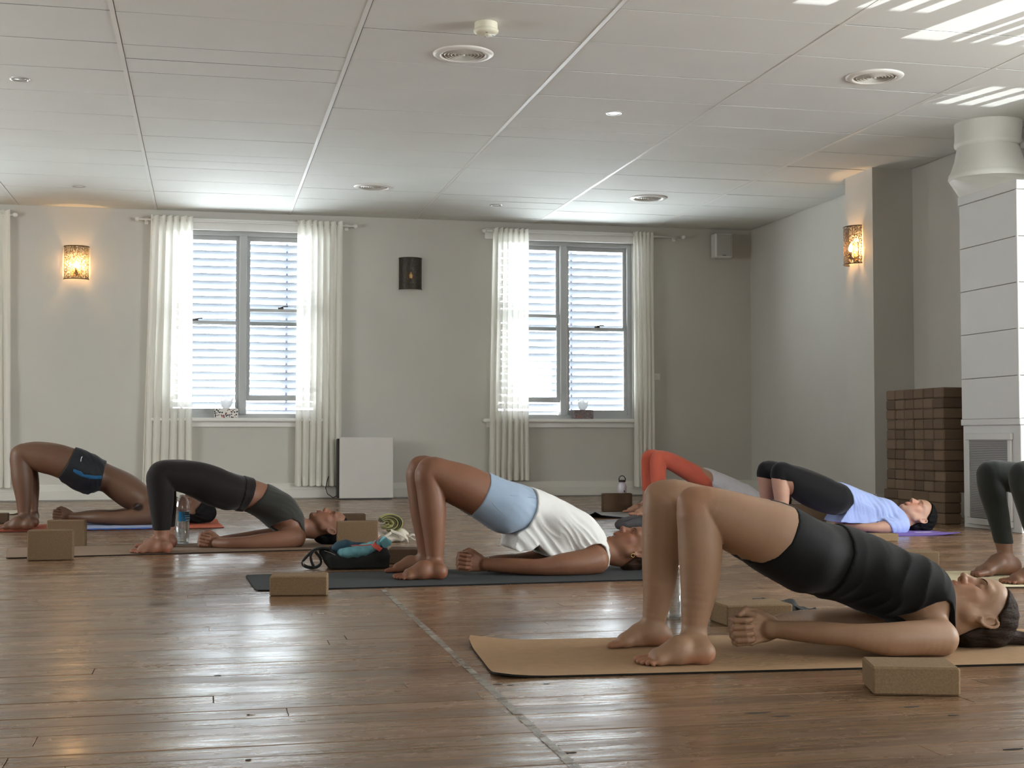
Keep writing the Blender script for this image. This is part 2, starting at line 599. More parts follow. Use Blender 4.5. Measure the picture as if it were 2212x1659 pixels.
# ------------------------------------------------------------------ windows of the back wall
M_frame = mat('window_frame_paint', (176, 178, 178), 0.45, var=0.02)
M_pane = thin_glass('window_glass', (0.97, 0.985, 0.985), 0.03)
M_slat = sheer('louvre_slat', (153, 156, 161), 0.0, 0.55)
M_metal = mat('dark_metal', (70, 66, 62), 0.4, 0.8)
M_tape = mat('ladder_tape', (150, 155, 185), 0.8)
def slat_mesh(w):
    b = MB()
    a = R(32)
    pts = []
    for k in range(5):
        u = (k / 4 - 0.5) * 0.098
        pts.append((u * math.cos(a), -u * math.sin(a) * 1.0 + 0.004 * (1 - (2 * k / 4 - 1) ** 2)))
    poly = [(p[0], p[1]) for p in pts] + [(p[0], p[1] + 0.004) for p in pts[::-1]]
    b.prism(poly, 0, -w / 2, w / 2)
    me = bpy.data.meshes.new('slat')
    me.from_pydata(b.v, [], b.f)
    me.materials.append(M_slat)
    return me
def window(n, W, raised):
    x0, x1, z0, z1 = W
    o = struct('window_%d' % n)
    xm = (x0 + x1) / 2
    yf = YB + 0.05
    f = MB()
    f.box((x0, yf, z0 + 0.05), (x0 + 0.05, yf + 0.1, z1 - 0.045)).box((x1 - 0.05, yf, z0 + 0.05), (x1, yf + 0.1, z1 - 0.045))
    f.box((x0, yf, z1 - 0.045), (x1, yf + 0.1, z1)).box((x0, yf, z0), (x1, yf + 0.1, z0 + 0.05))
    f.build('frame', M_frame, o)
    MB().rbox((xm - 0.04, yf - 0.015, z0 + 0.04), (xm + 0.04, yf + 0.1, z1 - 0.04), 0.008).build('mullion', M_frame, o)
    MB().box((x0 - 0.12, YB - 0.035, z1 + 0.0), (x1 + 0.12, YB, z1 + 0.115)).box((x0 - 0.12, YB - 0.05, z1 + 0.095), (x1 + 0.12, YB, z1 + 0.115)).build('head_trim', M_white, o)
    MB().rbox((x0 - 0.14, YB - 0.1, z0 - 0.035), (x1 + 0.14, YB + 0.06, z0 + 0.005), 0.01).build('sill', M_white, o)
    MB().box((x0 - 0.1, YB - 0.03, z0 - 0.09), (x1 + 0.1, YB, z0 - 0.035)).build('apron', M_white, o)
    zm = 1.88
    for side in (0, 1):
        a, c = (x0 + 0.05, xm - 0.04) if side == 0 else (xm + 0.04, x1 - 0.05)
        up = raised == side
        b = MB()
        ys0, ys1 = yf + 0.06, yf + 0.085
        b.box((a, ys0, zm + 0.02), (a + 0.035, ys1, z1 - 0.09)).box((c - 0.035, ys0, zm + 0.02), (c, ys1, z1 - 0.09))
        b.box((a, ys0, z1 - 0.09), (c, ys1, z1 - 0.045)).box((a, ys0, zm - 0.02), (c, ys1, zm + 0.02))
        b.build('upper_sash', M_frame, o)
        MB().box((a + 0.03, yf + 0.07, zm), (c - 0.03, yf + 0.074, z1 - 0.08)).build('pane', M_pane, o)
        dz = 0.14 if up else 0.0
        b = MB()
        zl, zh = z0 + 0.05 + dz, zm + 0.02 + dz
        ys0, ys1 = yf + 0.025, yf + 0.052
        b.box((a, ys0, zl + 0.055), (a + 0.035, ys1, zh - 0.035)).box((c - 0.035, ys0, zl + 0.055), (c, ys1, zh - 0.035))
        b.box((a, ys0, zl), (c, ys1, zl + 0.055)).box((a, ys0, zh - 0.035), (c, ys1, zh))
        b.build('lower_sash', M_frame, o)
        MB().box((a + 0.03, yf + 0.036, zl + 0.05), (c - 0.03, yf + 0.04, zh - 0.03)).build('pane', M_pane, o)
        xl = a + 0.26 if side == 0 else a + 0.36
        MB().rbox((xl - 0.03, yf + 0.012, zh), (xl + 0.03, yf + 0.045, zh + 0.014), 0.004).tube([(xl, yf + 0.02, zh + 0.012), (xl + 0.03, yf + 0.012, zh + 0.025), (xl + 0.075, yf + 0.008, zh + 0.028)], 0.007, 6).build('latch', M_metal, o)
        me = slat_mesh(c - a + 0.02)
        z = z1 - 0.06
        while z > z0 + 0.03:
            s = link('slat', me, None, o)
            s.location = ((a + c) / 2, yf + 0.165, z)
            z -= 0.0815
        xt = a + 0.12 if side == 0 else (c - 0.28 if n == 1 else a + 0.11)
        MB().box((xt - 0.014, yf + 0.222, z0), (xt + 0.014, yf + 0.225, z1)).build('ladder_tape', M_tape, o)
    return o
window(1, W1, 1)
window(2, W2, 0)
window(3, W0, 0)

# curtains and rods
M_sheer = sheer('sheer_curtain', (252, 250, 243), 0.07, 0.45)
M_head = sheer('curtain_heading', (246, 244, 236), 0.02, 0.3)
M_rod = mat('rod_white', (225, 223, 218), 0.35)
def curtain(xa, xb, xa2, xb2, z0, z1, folds, seed, label, group='sheer window curtains', ybase=YB - 0.1):
    """top edge xa..xb at z1, bottom edge xa2..xb2 at z0"""
    rr = random.Random(seed)
    nu, nv = folds * 12, 36
    ph = [rr.uniform(-0.5, 0.5) for _ in range(folds + 2)]
    am = [rr.uniform(0.6, 1.3) for _ in range(folds + 2)]
    c = thing('curtain', label, 'curtain', ((xa + xb) / 2, ybase, z0), group=group)
    ox, oy, oz = c.location
    vs, fs = [], []
    for j in range(nv + 1):
        v = j / nv
        z = z0 + (z1 - z0) * v
        for i in range(nu + 1):
            u = i / nu
            k = u * folds
            kk = int(min(k, folds - 1e-6))
            w = k - kk
            phs = ph[kk] * (1 - w) + ph[kk + 1] * w
            amp = (am[kk] * (1 - w) + am[kk + 1] * w)
            full = 0.016 + 0.03 * (1 - v) + (0.012 if v > 0.97 else 0)
            dy = full * amp * math.sin(2 * math.pi * k + phs + 0.5 * math.sin(v * 4 + kk))
            dx = 0.012 * amp * math.cos(2 * math.pi * k * 1.0 + phs) * (1.2 - v * 0.5)
            x = (xa2 + (xb2 - xa2) * u) * (1 - v) + (xa + (xb - xa) * u) * v
            zz = z + (0.008 * math.sin(2 * math.pi * k + 1) if j == nv else 0) + (0.006 * math.sin(2 * math.pi * k) if j == 0 else 0)
            vs.append((x + dx - ox, dy, zz - oz))
    for j in range(nv):
        for i in range(nu):
            a = j * (nu + 1) + i
            fs.append((a, a + 1, a + nu + 2, a + nu + 1))
    nb = int(nv * 0.955)
    body = MB().add(vs, fs[:nb * nu])
    body.build('drape', M_sheer, c, True)
    MB().add(vs, fs[nb * nu:]).build('heading', M_head, c, True)
    hm = [(p[0], p[1] - 0.003, p[2]) for p in vs[:2 * (nu + 1)]]
    MB().add(hm, fs[:nu]).build('hem', M_head, c, True)
    return c
curtain(-0.585, -0.16, -0.65, -0.155, 0.155, 2.985, 6, 1, 'sheer white curtain gathered left of the window with the patterned tissue box')
curtain(0.93, 1.41, 0.915, 1.40, 0.145, 2.985, 7, 2, 'sheer white curtain between that window and the white panel heater')
curtain(3.065, 3.475, 3.02, 3.475, 0.19, 2.975, 7, 3, 'sheer white curtain gathered left of the window with the grey tissue box')
curtain(4.69, 4.935, 4.70, 4.93, 0.11, 2.985, 5, 4, 'narrow sheer white curtain beside the wall switch and speaker')
curtain(-2.45, -1.985, -2.45, -1.945, 0.15, 2.985, 6, 5, 'sheer white curtain cut by the left edge of the photo')
def rod(xa, xb, label):
    c = thing('curtain_rod', label, 'curtain rod', (xa, YB - 0.085, 2.94), group='curtain rods')
    MB().tube([(0, 0, 0), (xb - xa, 0, 0)], 0.011, 10).build('pole', M_rod, c, True)
    for x in (0, xb - xa):
        MB().lathe([(0.0, -0.024), (0.014, -0.02), (0.024, -0.008), (0.025, 0.008), (0.015, 0.02), (0.0, 0.024)], 14, (x, 0, 0), close=False).build('finial', M_rod, c, True)
    for x in (0.09, xb - xa - 0.09):
        MB().box((x - 0.01, -0.006, -0.012), (x + 0.01, 0.085, 0.006)).rbox((x - 0.02, 0.075, -0.04), (x + 0.02, 0.085, 0.03), 0.003).build('bracket', M_rod, c)
rod(-0.72, 1.56, 'white curtain rod over the window with the patterned tissue box')
rod(2.98, 5.30, 'long white curtain rod reaching toward the wall speaker')
rod(-4.2, -1.93, 'white curtain rod end at the left edge of the photo')

# ------------------------------------------------------------------ wall sconces
def perforated(dark=False):  # dark variant puts the unlit look into a blacker bronze
    m = bpy.data.materials.new('perforated_bronze')
    m.use_nodes = True
    nt = m.node_tree
    b = nt.nodes['Principled BSDF']
    b.inputs['Base Color'].default_value = lin((52, 48, 43) if dark else (96, 80, 58)) + (1,)
    b.inputs['Metallic'].default_value = 0.6
    b.inputs['Roughness'].default_value = 0.45
    tc = nt.nodes.new('ShaderNodeTexCoord')
    mp = nt.nodes.new('ShaderNodeMapping')
    mp.inputs['Scale'].default_value = (1, 1, 0.45)
    n = nt.nodes.new('ShaderNodeTexNoise')
    n.inputs['Scale'].default_value = 170
    n.inputs['Detail'].default_value = 2
    nt.links.new(tc.outputs['Object'], mp.inputs['Vector'])
    nt.links.new(mp.outputs[0], n.inputs['Vector'])
    rp_ = nt.nodes.new('ShaderNodeValToRGB')
    rp_.color_ramp.elements[0].position = 0.50
    rp_.color_ramp.elements[1].position = 0.56
    rp_.color_ramp.elements[0].color = (0.93, 0.93, 0.93, 1)
    rp_.color_ramp.elements[1].color = (0.8, 0.8, 0.8, 1) if dark else (0.35, 0.35, 0.35, 1)
    nt.links.new(n.outputs['Fac'], rp_.inputs['Fac'])
    nt.links.new(rp_.outputs[0], b.inputs['Alpha'])
    return m
M_perf = perforated()
M_perf_unlit = perforated(True)
M_bronze = mat('bronze', (70, 58, 42), 0.4, 0.8)
M_candle = mat('candle_sleeve', (120, 98, 66), 0.5)
M_bulb = emis('bulb_lit', (255, 196, 128), 420.0)
M_bulb_low = emis('bulb_dim', (255, 196, 110), 0.9)
M_gold = mat('sconce_back', (190, 160, 110), 0.55, 0.2)
def sconce(loc, rz, label, power):
    """local frame: wall plane is y=0, the shade bulges to -y; base at the shade's lower edge"""
    c = thing('wall_sconce', label, 'lamp', loc, rz, group='wall sconces')
    w, dp, h = 0.126, 0.105, 0.34
    seg = 20
    vs, fs = [], []
    for i in range(seg + 1):
        a = math.pi * i / seg
        for z in (0, h):
            vs.append((-w * math.cos(a), -0.004 - dp * math.sin(a), z))
    for i in range(seg):
        fs.append((2 * i, 2 * i + 2, 2 * i + 3, 2 * i + 1))
    MB().add(vs, fs).build('shade', M_perf if power > 1 else M_perf_unlit, c, True)
    for z in (0.0, h):
        MB().tube([(-w * math.cos(math.pi * i / seg), -0.004 - dp * math.sin(math.pi * i / seg), z) for i in range(seg + 1)], 0.005, 6).build('rim', M_bronze, c, True)
    MB().rbox((-0.05, -0.006, 0.03), (0.05, 0.0, 0.2), 0.004).build('backplate', M_gold, c)
    MB().tube([(0.03, -0.006, 0.06), (0.03, -0.035, 0.05), (0.0, -0.055, 0.045), (0, -0.055, 0.06)], 0.006, 8).lathe([(0.022, 0.055), (0.024, 0.062), (0.012, 0.066)], 14, (0, -0.055, 0)).build('arm', M_bronze, c, True)
    MB().lathe([(0.012, 0.06), (0.012, 0.115)], 12, (0, -0.055, 0)).build('candle_sleeve', M_candle, c, True)
    MB().lathe([(0.006, 0.113), (0.015, 0.125), (0.018, 0.14), (0.014, 0.16), (0.006, 0.178), (0.001, 0.186)], 14, (0, -0.055, 0)).build('bulb', M_bulb if power > 1 else M_bulb_low, c, True)
    return c
sconce((-1.33, YB, 2.30), 0, 'lit bronze mesh wall sconce left of the curtained window', 6.5)
sconce((2.17, YB, 2.277), 0, 'dark sconce with a faint bulb on the wall between the windows', 0.05)
sconce((5.76, 11.39, 2.23), -R(90), 'lit bronze mesh wall sconce on the pier beside the block stack', 6.0)

# ------------------------------------------------------------------ ceiling fittings
M_ventw = mat('vent_white', (228, 226, 220), 0.4)
M_ventd = mat('vent_dark', (38, 34, 30), 0.8)
M_ventr = mat('vent_ring', (196, 192, 182), 0.45)
def vent(x, y, label):
    c = thing('ceiling_vent', label, 'vent', (x, y, ZC), group='round ceiling vents')
    MB().lathe([(0.136, -0.004), (0.14, -0.014), (0.15, -0.016), (0.178, -0.012), (0.19, -0.003), (0.19, 0.004)], 40, close=False).build('frame', M_ventw, c, True)
    MB().lathe([(0.0, 0.006), (0.138, 0.006), (0.138, -0.005)], 32, close=False).build('backing', M_ventd, c)
    for k, r in enumerate((0.122, 0.1, 0.078, 0.056, 0.034)):
        MB().lathe([(r + 0.004, 0.004), (r - 0.004, -0.013 + k * 0.0005), (r - 0.006, -0.013 + k * 0.0005), (r + 0.001, 0.004)], 32, close=False).build('ring', M_ventr, c, True)
    MB().lathe([(0.0, -0.016), (0.012, -0.014), (0.014, 0.004)], 16, close=False).build('hub', M_ventr, c, True)
    for a in (0.6, 2.7, 4.8):
        MB().box((0.0, -0.003, -0.004), (0.13, 0.003, 0.003)).build('spoke', M_ventr, c).rotation_euler = (0, 0, a)
vent(1.55, 8.318, 'round ceiling vent beside the smoke detector')
vent(4.317, 8.249, 'round ceiling vent by the sunlit stripes')
vent(1.545, 12.965, 'small looking far ceiling vent above the sconce between the windows')
vent(4.305, 12.967, 'far ceiling vent above the window with the grey tissue box')
M_lens_on = emis('downlight_lens_lit', (255, 252, 245), 1.6)
M_lens = mat('downlight_lens', (205, 205, 202), 0.3)
M_chrome = mat('downlight_trim', (200, 200, 198), 0.25, 0.3)
def downlight(x, y, lit, label):
    c = thing('ceiling_downlight', label, 'light', (x, y, ZC), group='recessed downlights')
    MB().lathe([(0.046, -0.002), (0.05, -0.006), (0.064, -0.005), (0.067, 0.0), (0.067, 0.004)], 28, close=False).build('trim_ring', M_chrome, c, True)
    MB().lathe([(0.0, -0.003), (0.047, -0.001), (0.047, 0.006)], 24, close=False).build('lens', M_lens_on if lit else M_lens, c, True)
downlight(-1.237, 9.565, False, 'recessed downlight near the top left corner of the photo')
downlight(2.927, 9.611, True, 'glowing white recessed downlight in mid ceiling')
downlight(-1.203, 13.554, False, 'recessed downlight above the lit sconce on the back wall')
downlight(2.902, 13.729, False, 'recessed downlight near the back wall between two far vents')
M_cream = mat('detector_cream', (226, 222, 200), 0.45)
c = thing('smoke_detector', 'cream round smoke detector on the ceiling', 'smoke detector', (1.563, 7.669, ZC))
MB().lathe([(0.066, 0.004), (0.068, -0.03), (0.063, -0.036), (0.072, -0.042), (0.072, -0.052), (0.055, -0.066), (0.0, -0.07)], 32, close=False).build('housing', M_cream, c, True)
MB().lathe([(0.0, -0.077), (0.014, -0.076), (0.018, -0.068)], 16, (0.01, -0.01, 0), close=False).build('test_button', M_cream, c, True)
for a in (0.3, 1.5, 4.6):
    MB().rbox((0.035, -0.008, -0.067), (0.05, 0.008, -0.058), 0.002).build('slot', M_ventd, c).rotation_euler = (0, 0, a)

# ------------------------------------------------------------------ things on the back wall
M_spk = mat('speaker_white', (205, 203, 198), 0.5)
M_spkg = mat('speaker_grille', (168, 166, 160), 0.7, bump=0.1, bscale=900)
c = thing('wall_speaker', 'small white loudspeaker high in the back corner', 'speaker', (5.76, YB, 2.71))
MB().rbox((-0.105, -0.17, 0.0), (0.105, -0.02, 0.28), 0.012).build('cabinet', M_spk, c)
MB().rbox((-0.088, -0.176, 0.02), (0.088, -0.165, 0.262), 0.006).build('grille', M_spkg, c)
MB().box((-0.02, -0.03, 0.08), (0.02, 0.0, 0.2)).build('bracket', M_metal, c)
MB().rbox((-0.02, -0.178, 0.022), (0.02, -0.175, 0.03), 0.001).build('badge', M_metal, c)
M_sw = mat('switch_plastic', (214, 212, 206), 0.4)
c = thing('wall_switch', 'white wall switch plate right of the narrow curtain', 'switch', (4.985, YB, 1.31))
MB().rbox((-0.055, -0.01, 0.0), (0.055, 0.0, 0.075), 0.004).build('plate', M_sw, c)
MB().rbox((-0.012, -0.014, 0.025), (0.012, -0.008, 0.05), 0.002).build('rocker', M_sw, c)
M_heat = mat('heater_panel', (196, 192, 186), 0.45, var=0.015)
M_blk = mat('black_plastic', (24, 24, 25), 0.5)
c = thing('panel_heater', 'white flat panel heater standing against the wall between the windows', 'heater', (1.66, 14.47, 0))
MB().rbox((-0.285, -0.02, 0.015), (0.285, 0.015, 0.66), 0.006).build('front_panel', M_heat, c)
MB().rbox((-0.305, 0.015, 0.02), (0.275, 0.17, 0.645), 0.01).build('back_case', M_blk, c)
MB().box((-0.27, -0.01, 0.0), (0.27, 0.13, 0.02)).build('foot', M_blk, c)
MB().tube([(-0.3, 0.1, 0.04), (-0.34, 0.1, 0.02), (-0.40, 0.09, 0.06), (-0.42, 0.1, 0.12), (-0.40, 0.16, 0.19), (-0.38, 0.2, 0.24)], 0.005, 6).build('cord', M_blk, c, True)
# tissue boxes
def tissue_mat(name, base, cols, scale):
    m = bpy.data.materials.new(name)
    m.use_nodes = True
    nt = m.node_tree
    b = nt.nodes['Principled BSDF']
    tc = nt.nodes.new('ShaderNodeTexCoord')
    v = nt.nodes.new('ShaderNodeTexVoronoi')
    v.inputs['Scale'].default_value = scale
    nt.links.new(tc.outputs['Object'], v.inputs['Vector'])
    ch = nt.nodes.new('ShaderNodeMath')
    ch.operation = 'GREATER_THAN'
    ch.inputs[1].default_value = 0.42
    nt.links.new(v.outputs['Distance'], ch.inputs[0])
    rp_ = nt.nodes.new('ShaderNodeValToRGB')
    rp_.color_ramp.interpolation = 'CONSTANT'
    el = rp_.color_ramp.elements
    el[0].color = lin(cols[0]) + (1,)
    el[1].position = 0.55
    el[1].color = lin(cols[1]) + (1,)
    e = el.new(0.85)
    e.color = lin(cols[2]) + (1,)
    sp = nt.nodes.new('ShaderNodeSeparateColor')
    nt.links.new(v.outputs['Color'], sp.inputs[0])
    nt.links.new(sp.outputs[0], rp_.inputs['Fac'])
    mx = nt.nodes.new('ShaderNodeMix')
    mx.data_type = 'RGBA'
    nt.links.new(ch.outputs[0], mx.inputs[0])
    nt.links.new(rp_.outputs[0], mx.inputs[6])
    mx.inputs[7].default_value = lin(base) + (1,)
    nt.links.new(mx.outputs[2], b.inputs['Base Color'])
    b.inputs['Roughness'].default_value = 0.6
    return m
M_tissue = sheer('tissue_paper', (245, 246, 248), 0.05, 0.5)
def tissue_box(x, w, m, label, tall, seed):
    c = thing('tissue_box', label, 'tissue box', (x, YB - 0.04, 0.865), group='tissue boxes on the window sills')
    MB().rbox((-w / 2, -0.055, 0), (w / 2, 0.055, 0.1), 0.003).build('carton', m, c)
    rr = random.Random(seed)
    vs, fs = [], []
    nu, nv = 22, 6
    for j in range(nv + 1):
        v = j / nv
        for i in range(nu):
            a = 2 * math.pi * i / nu
            rad = (0.03 + 0.035 * v * (1.6 - v)) * (1 + 0.25 * math.sin(3 * a + seed) * v + 0.12 * math.sin(7 * a) * v)
            vs.append((rad * math.cos(a) * 1.15, rad * math.sin(a) * 0.45, 0.098 + tall * v + 0.02 * v * math.sin(4 * a + seed)))
    for j in range(nv):
        for i in range(nu):
            k = (i + 1) % nu
            fs.append((j * nu + i, j * nu + k, (j + 1) * nu + k, (j + 1) * nu + i))
    MB().add(vs, fs).build('tissue', M_tissue, c, True)
tissue_box(0.205, 0.25, tissue_mat('tissue_print', (225, 222, 216), [(40, 38, 42), (70, 60, 66), (150, 62, 56)], 48), 'tissue box with black and red print on the left window sill', 0.1, 1)
tissue_box(4.115, 0.22, tissue_mat('tissue_grey', (120, 110, 110), [(100, 92, 94), (140, 128, 126), (150, 96, 92)], 40), 'greyish pink tissue box on the right window sill', 0.105, 2)

# ================================================================== smooth solids (signed distance fields meshed by surface nets)
def axis_pts(lo, hi, h, fine=()):
    pts = [lo]
    while pts[-1] < hi:
        x = pts[-1]
        st = h
        for a, b, hf in fine:
            if a - st <= x <= b:
                st = min(st, hf)
        pts.append(x + st)
    return np.array(pts, np.float32)
def smin(a, b, k):
    if k <= 0:
        return np.minimum(a, b)
    h = np.maximum(k - np.abs(a - b), 0) / k
    return np.minimum(a, b) - h * h * k * 0.25
def smax(a, b, k):
    return -smin(-a, -b, k)
class SDF:
    BIG = 0.09
    def __init__(s, xs, ys, zs, F=None):
        s.ax = (xs, ys, zs)
        s.F = np.full((len(xs), len(ys), len(zs)), s.BIG, np.float32) if F is None else F
    def copy(s):
        return SDF(*s.ax, s.F.copy())
    def win(s, lo, hi):
        sl = tuple(slice(max(0, np.searchsorted(a, l) - 1), np.searchsorted(a, h) + 1) for a, l, h in zip(s.ax, lo, hi))
        return sl, s.ax[0][sl[0]][:, None, None], s.ax[1][sl[1]][None, :, None], s.ax[2][sl[2]][None, None, :]
    def put(s, d, sl, k, op):
        if d.size == 0:
            return
        A = s.F[sl]
        if op == 'add':
            s.F[sl] = smin(A, d, k)
        elif op == 'cut':
            s.F[sl] = smax(A, -d, k)
    def cap(s, a, b, ra, rb, k=0.02, sy=1.0, op='add'):
        a, b = np.array(a, float), np.array(b, float)
        m = max(ra, rb)
        g = np.array([m, m * max(sy, 1), m]) + 0.05 + k
        sl, X, Y, Z = s.win(np.minimum(a, b) - g, np.maximum(a, b) + g)
        px, py, pz = X - a[0], (Y - a[1]) / sy, Z - a[2]
        ba = b - a
        ba[1] /= sy
        L = ba @ ba + 1e-12
        t = np.clip((px * ba[0] + py * ba[1] + pz * ba[2]) / L, 0, 1)
        d = np.sqrt((px - t * ba[0]) ** 2 + (py - t * ba[1]) ** 2 + (pz - t * ba[2]) ** 2) - (ra + (rb - ra) * t)
        s.put(d.astype(np.float32), sl, k, op)
        return s
    def chain(s, pts, k=0.02, sy=1.0, op='add', kin=0.0015):
        """pts: list of (point, radius[, sy])"""
        if len(pts) > 2:
            A = np.array([list(e[0]) + [e[1], e[2] if len(e) > 2 else sy] for e in pts], float)
            E = np.vstack([2 * A[0] - A[1], A, 2 * A[-1] - A[-2]])
            out = []
            for i in range(1, len(E) - 2):
                t0 = np.linalg.norm(E[i, :3] - E[i - 1, :3]) ** 0.5 + 1e-6
                t1 = np.linalg.norm(E[i + 1, :3] - E[i, :3]) ** 0.5 + 1e-6
                t2 = np.linalg.norm(E[i + 2, :3] - E[i + 1, :3]) ** 0.5 + 1e-6
                m1 = (E[i + 1] - E[i]) + t1 * ((E[i] - E[i - 1]) / t0 - (E[i + 1] - E[i - 1]) / (t0 + t1))
                m2 = (E[i + 1] - E[i]) + t1 * ((E[i + 2] - E[i + 1]) / t2 - (E[i + 2] - E[i]) / (t1 + t2))
                n = int(np.clip(np.linalg.norm(E[i + 1, :3] - E[i, :3]) / 0.018, 1, 6))
                for j in range(n):
                    u = j / n
                    out.append(E[i] * (2 * u ** 3 - 3 * u * u + 1) + m1 * (u ** 3 - 2 * u * u + u) + E[i + 1] * (3 * u * u - 2 * u ** 3) + m2 * (u ** 3 - u * u))
            out.append(A[-1])
            pts = [(o[:3], o[3], o[4]) for o in out]
        for i in range(len(pts) - 1):
            p, q = pts[i], pts[i + 1]
            s.cap(p[0], q[0], p[1], q[1], k if i == 0 else kin, (p[2] + q[2]) / 2 if len(p) > 2 else sy, op)
        return s
    def ell(s, c, rad, axes=None, k=0.02, op='add'):
        c, rad = np.array(c, float), np.array(rad, float)
        A = np.eye(3) if axes is None else np.array(axes, float)
        g = np.abs(A).T @ rad * 1.0 + 0.05 + k
        g = np.minimum(g, max(rad) + 0.05 + k)
        sl, X, Y, Z = s.win(c - g, c + g)
        X, Y, Z = X - c[0], Y - c[1], Z - c[2]
        q = [(A[i, 0] * X + A[i, 1] * Y + A[i, 2] * Z) / rad[i] for i in range(3)]
        k0 = np.sqrt(q[0] ** 2 + q[1] ** 2 + q[2] ** 2)
        k1 = np.sqrt((q[0] / rad[0]) ** 2 + (q[1] / rad[1]) ** 2 + (q[2] / rad[2]) ** 2) + 1e-6
        s.put((k0 * (k0 - 1) / k1).astype(np.float32), sl, k, op)
        return s
    def rbox(s, c, half, r, axes=None, k=0.01, op='add'):
        c, half = np.array(c, float), np.array(half, float)
        A = np.eye(3) if axes is None else np.array(axes, float)
        g = np.abs(A).T @ half + r + 0.04 + k
        sl, X, Y, Z = s.win(c - g, c + g)
        X, Y, Z = X - c[0], Y - c[1], Z - c[2]
        q = [np.abs(A[i, 0] * X + A[i, 1] * Y + A[i, 2] * Z) - half[i] for i in range(3)]
        d = np.sqrt(sum(np.maximum(v, 0) ** 2 for v in q)) + np.minimum(np.maximum(np.maximum(q[0], q[1]), q[2]), 0) - r
        s.put(d.astype(np.float32), sl, k, op)
        return s
    def grid(s):
        return s.ax[0][:, None, None], s.ax[1][None, :, None], s.ax[2][None, None, :]
    def nets(s):
        F = s.F
        nx, ny, nz = F.shape
        S = F < 0
        n8 = np.zeros((nx - 1, ny - 1, nz - 1), np.int8)
        offs = [(i, j, k) for i in (0, 1) for j in (0, 1) for k in (0, 1)]
        for i, j, k in offs:
            n8 += S[i:nx - 1 + i, j:ny - 1 + j, k:nz - 1 + k]
        act = np.argwhere((n8 > 0) & (n8 < 8))
        idx = np.full(n8.shape, -1, np.int32)
        idx[tuple(act.T)] = np.arange(len(act))
        V = {o: F[act[:, 0] + o[0], act[:, 1] + o[1], act[:, 2] + o[2]].astype(np.float64) for o in offs}
        acc = np.zeros((len(act), 3))
        cnt = np.zeros(len(act))
        for o in offs:
            for a in range(3):
                if o[a] == 0:
                    p = list(o)
                    p[a] = 1
                    p = tuple(p)
                    v0, v1 = V[o], V[p]
                    m = (v0 < 0) != (v1 < 0)
                    t = np.where(m, v0 / np.where(m, v0 - v1, 1), 0)
                    q = np.tile(np.array(o, float), (len(act), 1))
                    q[:, a] = t
                    acc[m] += q[m]
                    cnt[m] += 1
        loc = acc / cnt[:, None]
        P = np.empty_like(loc)
        for a in range(3):
            x = s.ax[a].astype(np.float64)
            P[:, a] = x[act[:, a]] + loc[:, a] * (x[act[:, a] + 1] - x[act[:, a]])
        quads = []
        for a in range(3):
            b, c = (a + 1) % 3, (a + 2) % 3
            s0 = [slice(None)] * 3
            s1 = [slice(None)] * 3
            s0[a], s1[a] = slice(0, -1), slice(1, None)
            A0, A1 = S[tuple(s0)], S[tuple(s1)]
            e = np.argwhere(A0 != A1)
            e = e[(e[:, b] > 0) & (e[:, c] > 0) & (e[:, b] < F.shape[b] - 1) & (e[:, c] < F.shape[c] - 1)]
            def cell(db, dc):
                q = e.copy()
                q[:, b] += db
                q[:, c] += dc
                return idx[q[:, 0], q[:, 1], q[:, 2]]
            Q = np.stack([cell(-1, -1), cell(0, -1), cell(0, 0), cell(-1, 0)], 1)
            flip = ~A0[e[:, 0], e[:, 1], e[:, 2]]
            Q[flip] = Q[flip][:, ::-1]
            quads.append(Q)
        return P, np.concatenate(quads)
    def mesh(s, name):
        P, Q = s.nets()
        return mesh_from(P, Q, name)
def poly_sdf(poly, X, Z):
    """signed distance to a 2D polygon, negative inside"""
    poly = np.array(poly, float)
    n = len(poly)
    d = np.full(np.broadcast(X, Z).shape, 1e9)
    sg = np.ones_like(d)
    for i in range(n):
        a, b = poly[i], poly[i - 1]
        e = b - a
        wx, wz = X - a[0], Z - a[1]
        t = np.clip((wx * e[0] + wz * e[1]) / (e @ e + 1e-12), 0, 1)
        d = np.minimum(d, (wx - t * e[0]) ** 2 + (wz - t * e[1]) ** 2)
        c1, c2, c3 = Z >= a[1], Z < b[1], e[0] * wz > e[1] * wx
        fl = (c1 & c2 & c3) | (~c1 & ~c2 & ~c3)
        sg = np.where(fl, -sg, sg)
    return (sg * np.sqrt(d)).astype(np.float32)
def tint(me, spots, base=(1, 1, 1)):
    """pigment: spots = [(centre, radius, colour multiplier, falloff)]"""
    n = len(me.vertices)
    co = np.empty(n * 3, np.float32)
    me.vertices.foreach_get('co', co)
    co = co.reshape(-1, 3)
    c = np.ones((n, 4), np.float32)
    c[:, :3] = base
    for p, r, m, fo in spots:
        p = np.array(p)
        r = np.array(r, float)
        d = np.linalg.norm((co - p) / r, axis=1)
        w = np.clip((1 + fo - d) / max(fo, 1e-3), 0, 1)[:, None]
        w = w * w * (3 - 2 * w)
        c[:, :3] *= 1 + (np.array(m) - 1) * w
    at = me.color_attributes.new('tint', 'FLOAT_COLOR', 'POINT')
    at.data.foreach_set('color', c.ravel())

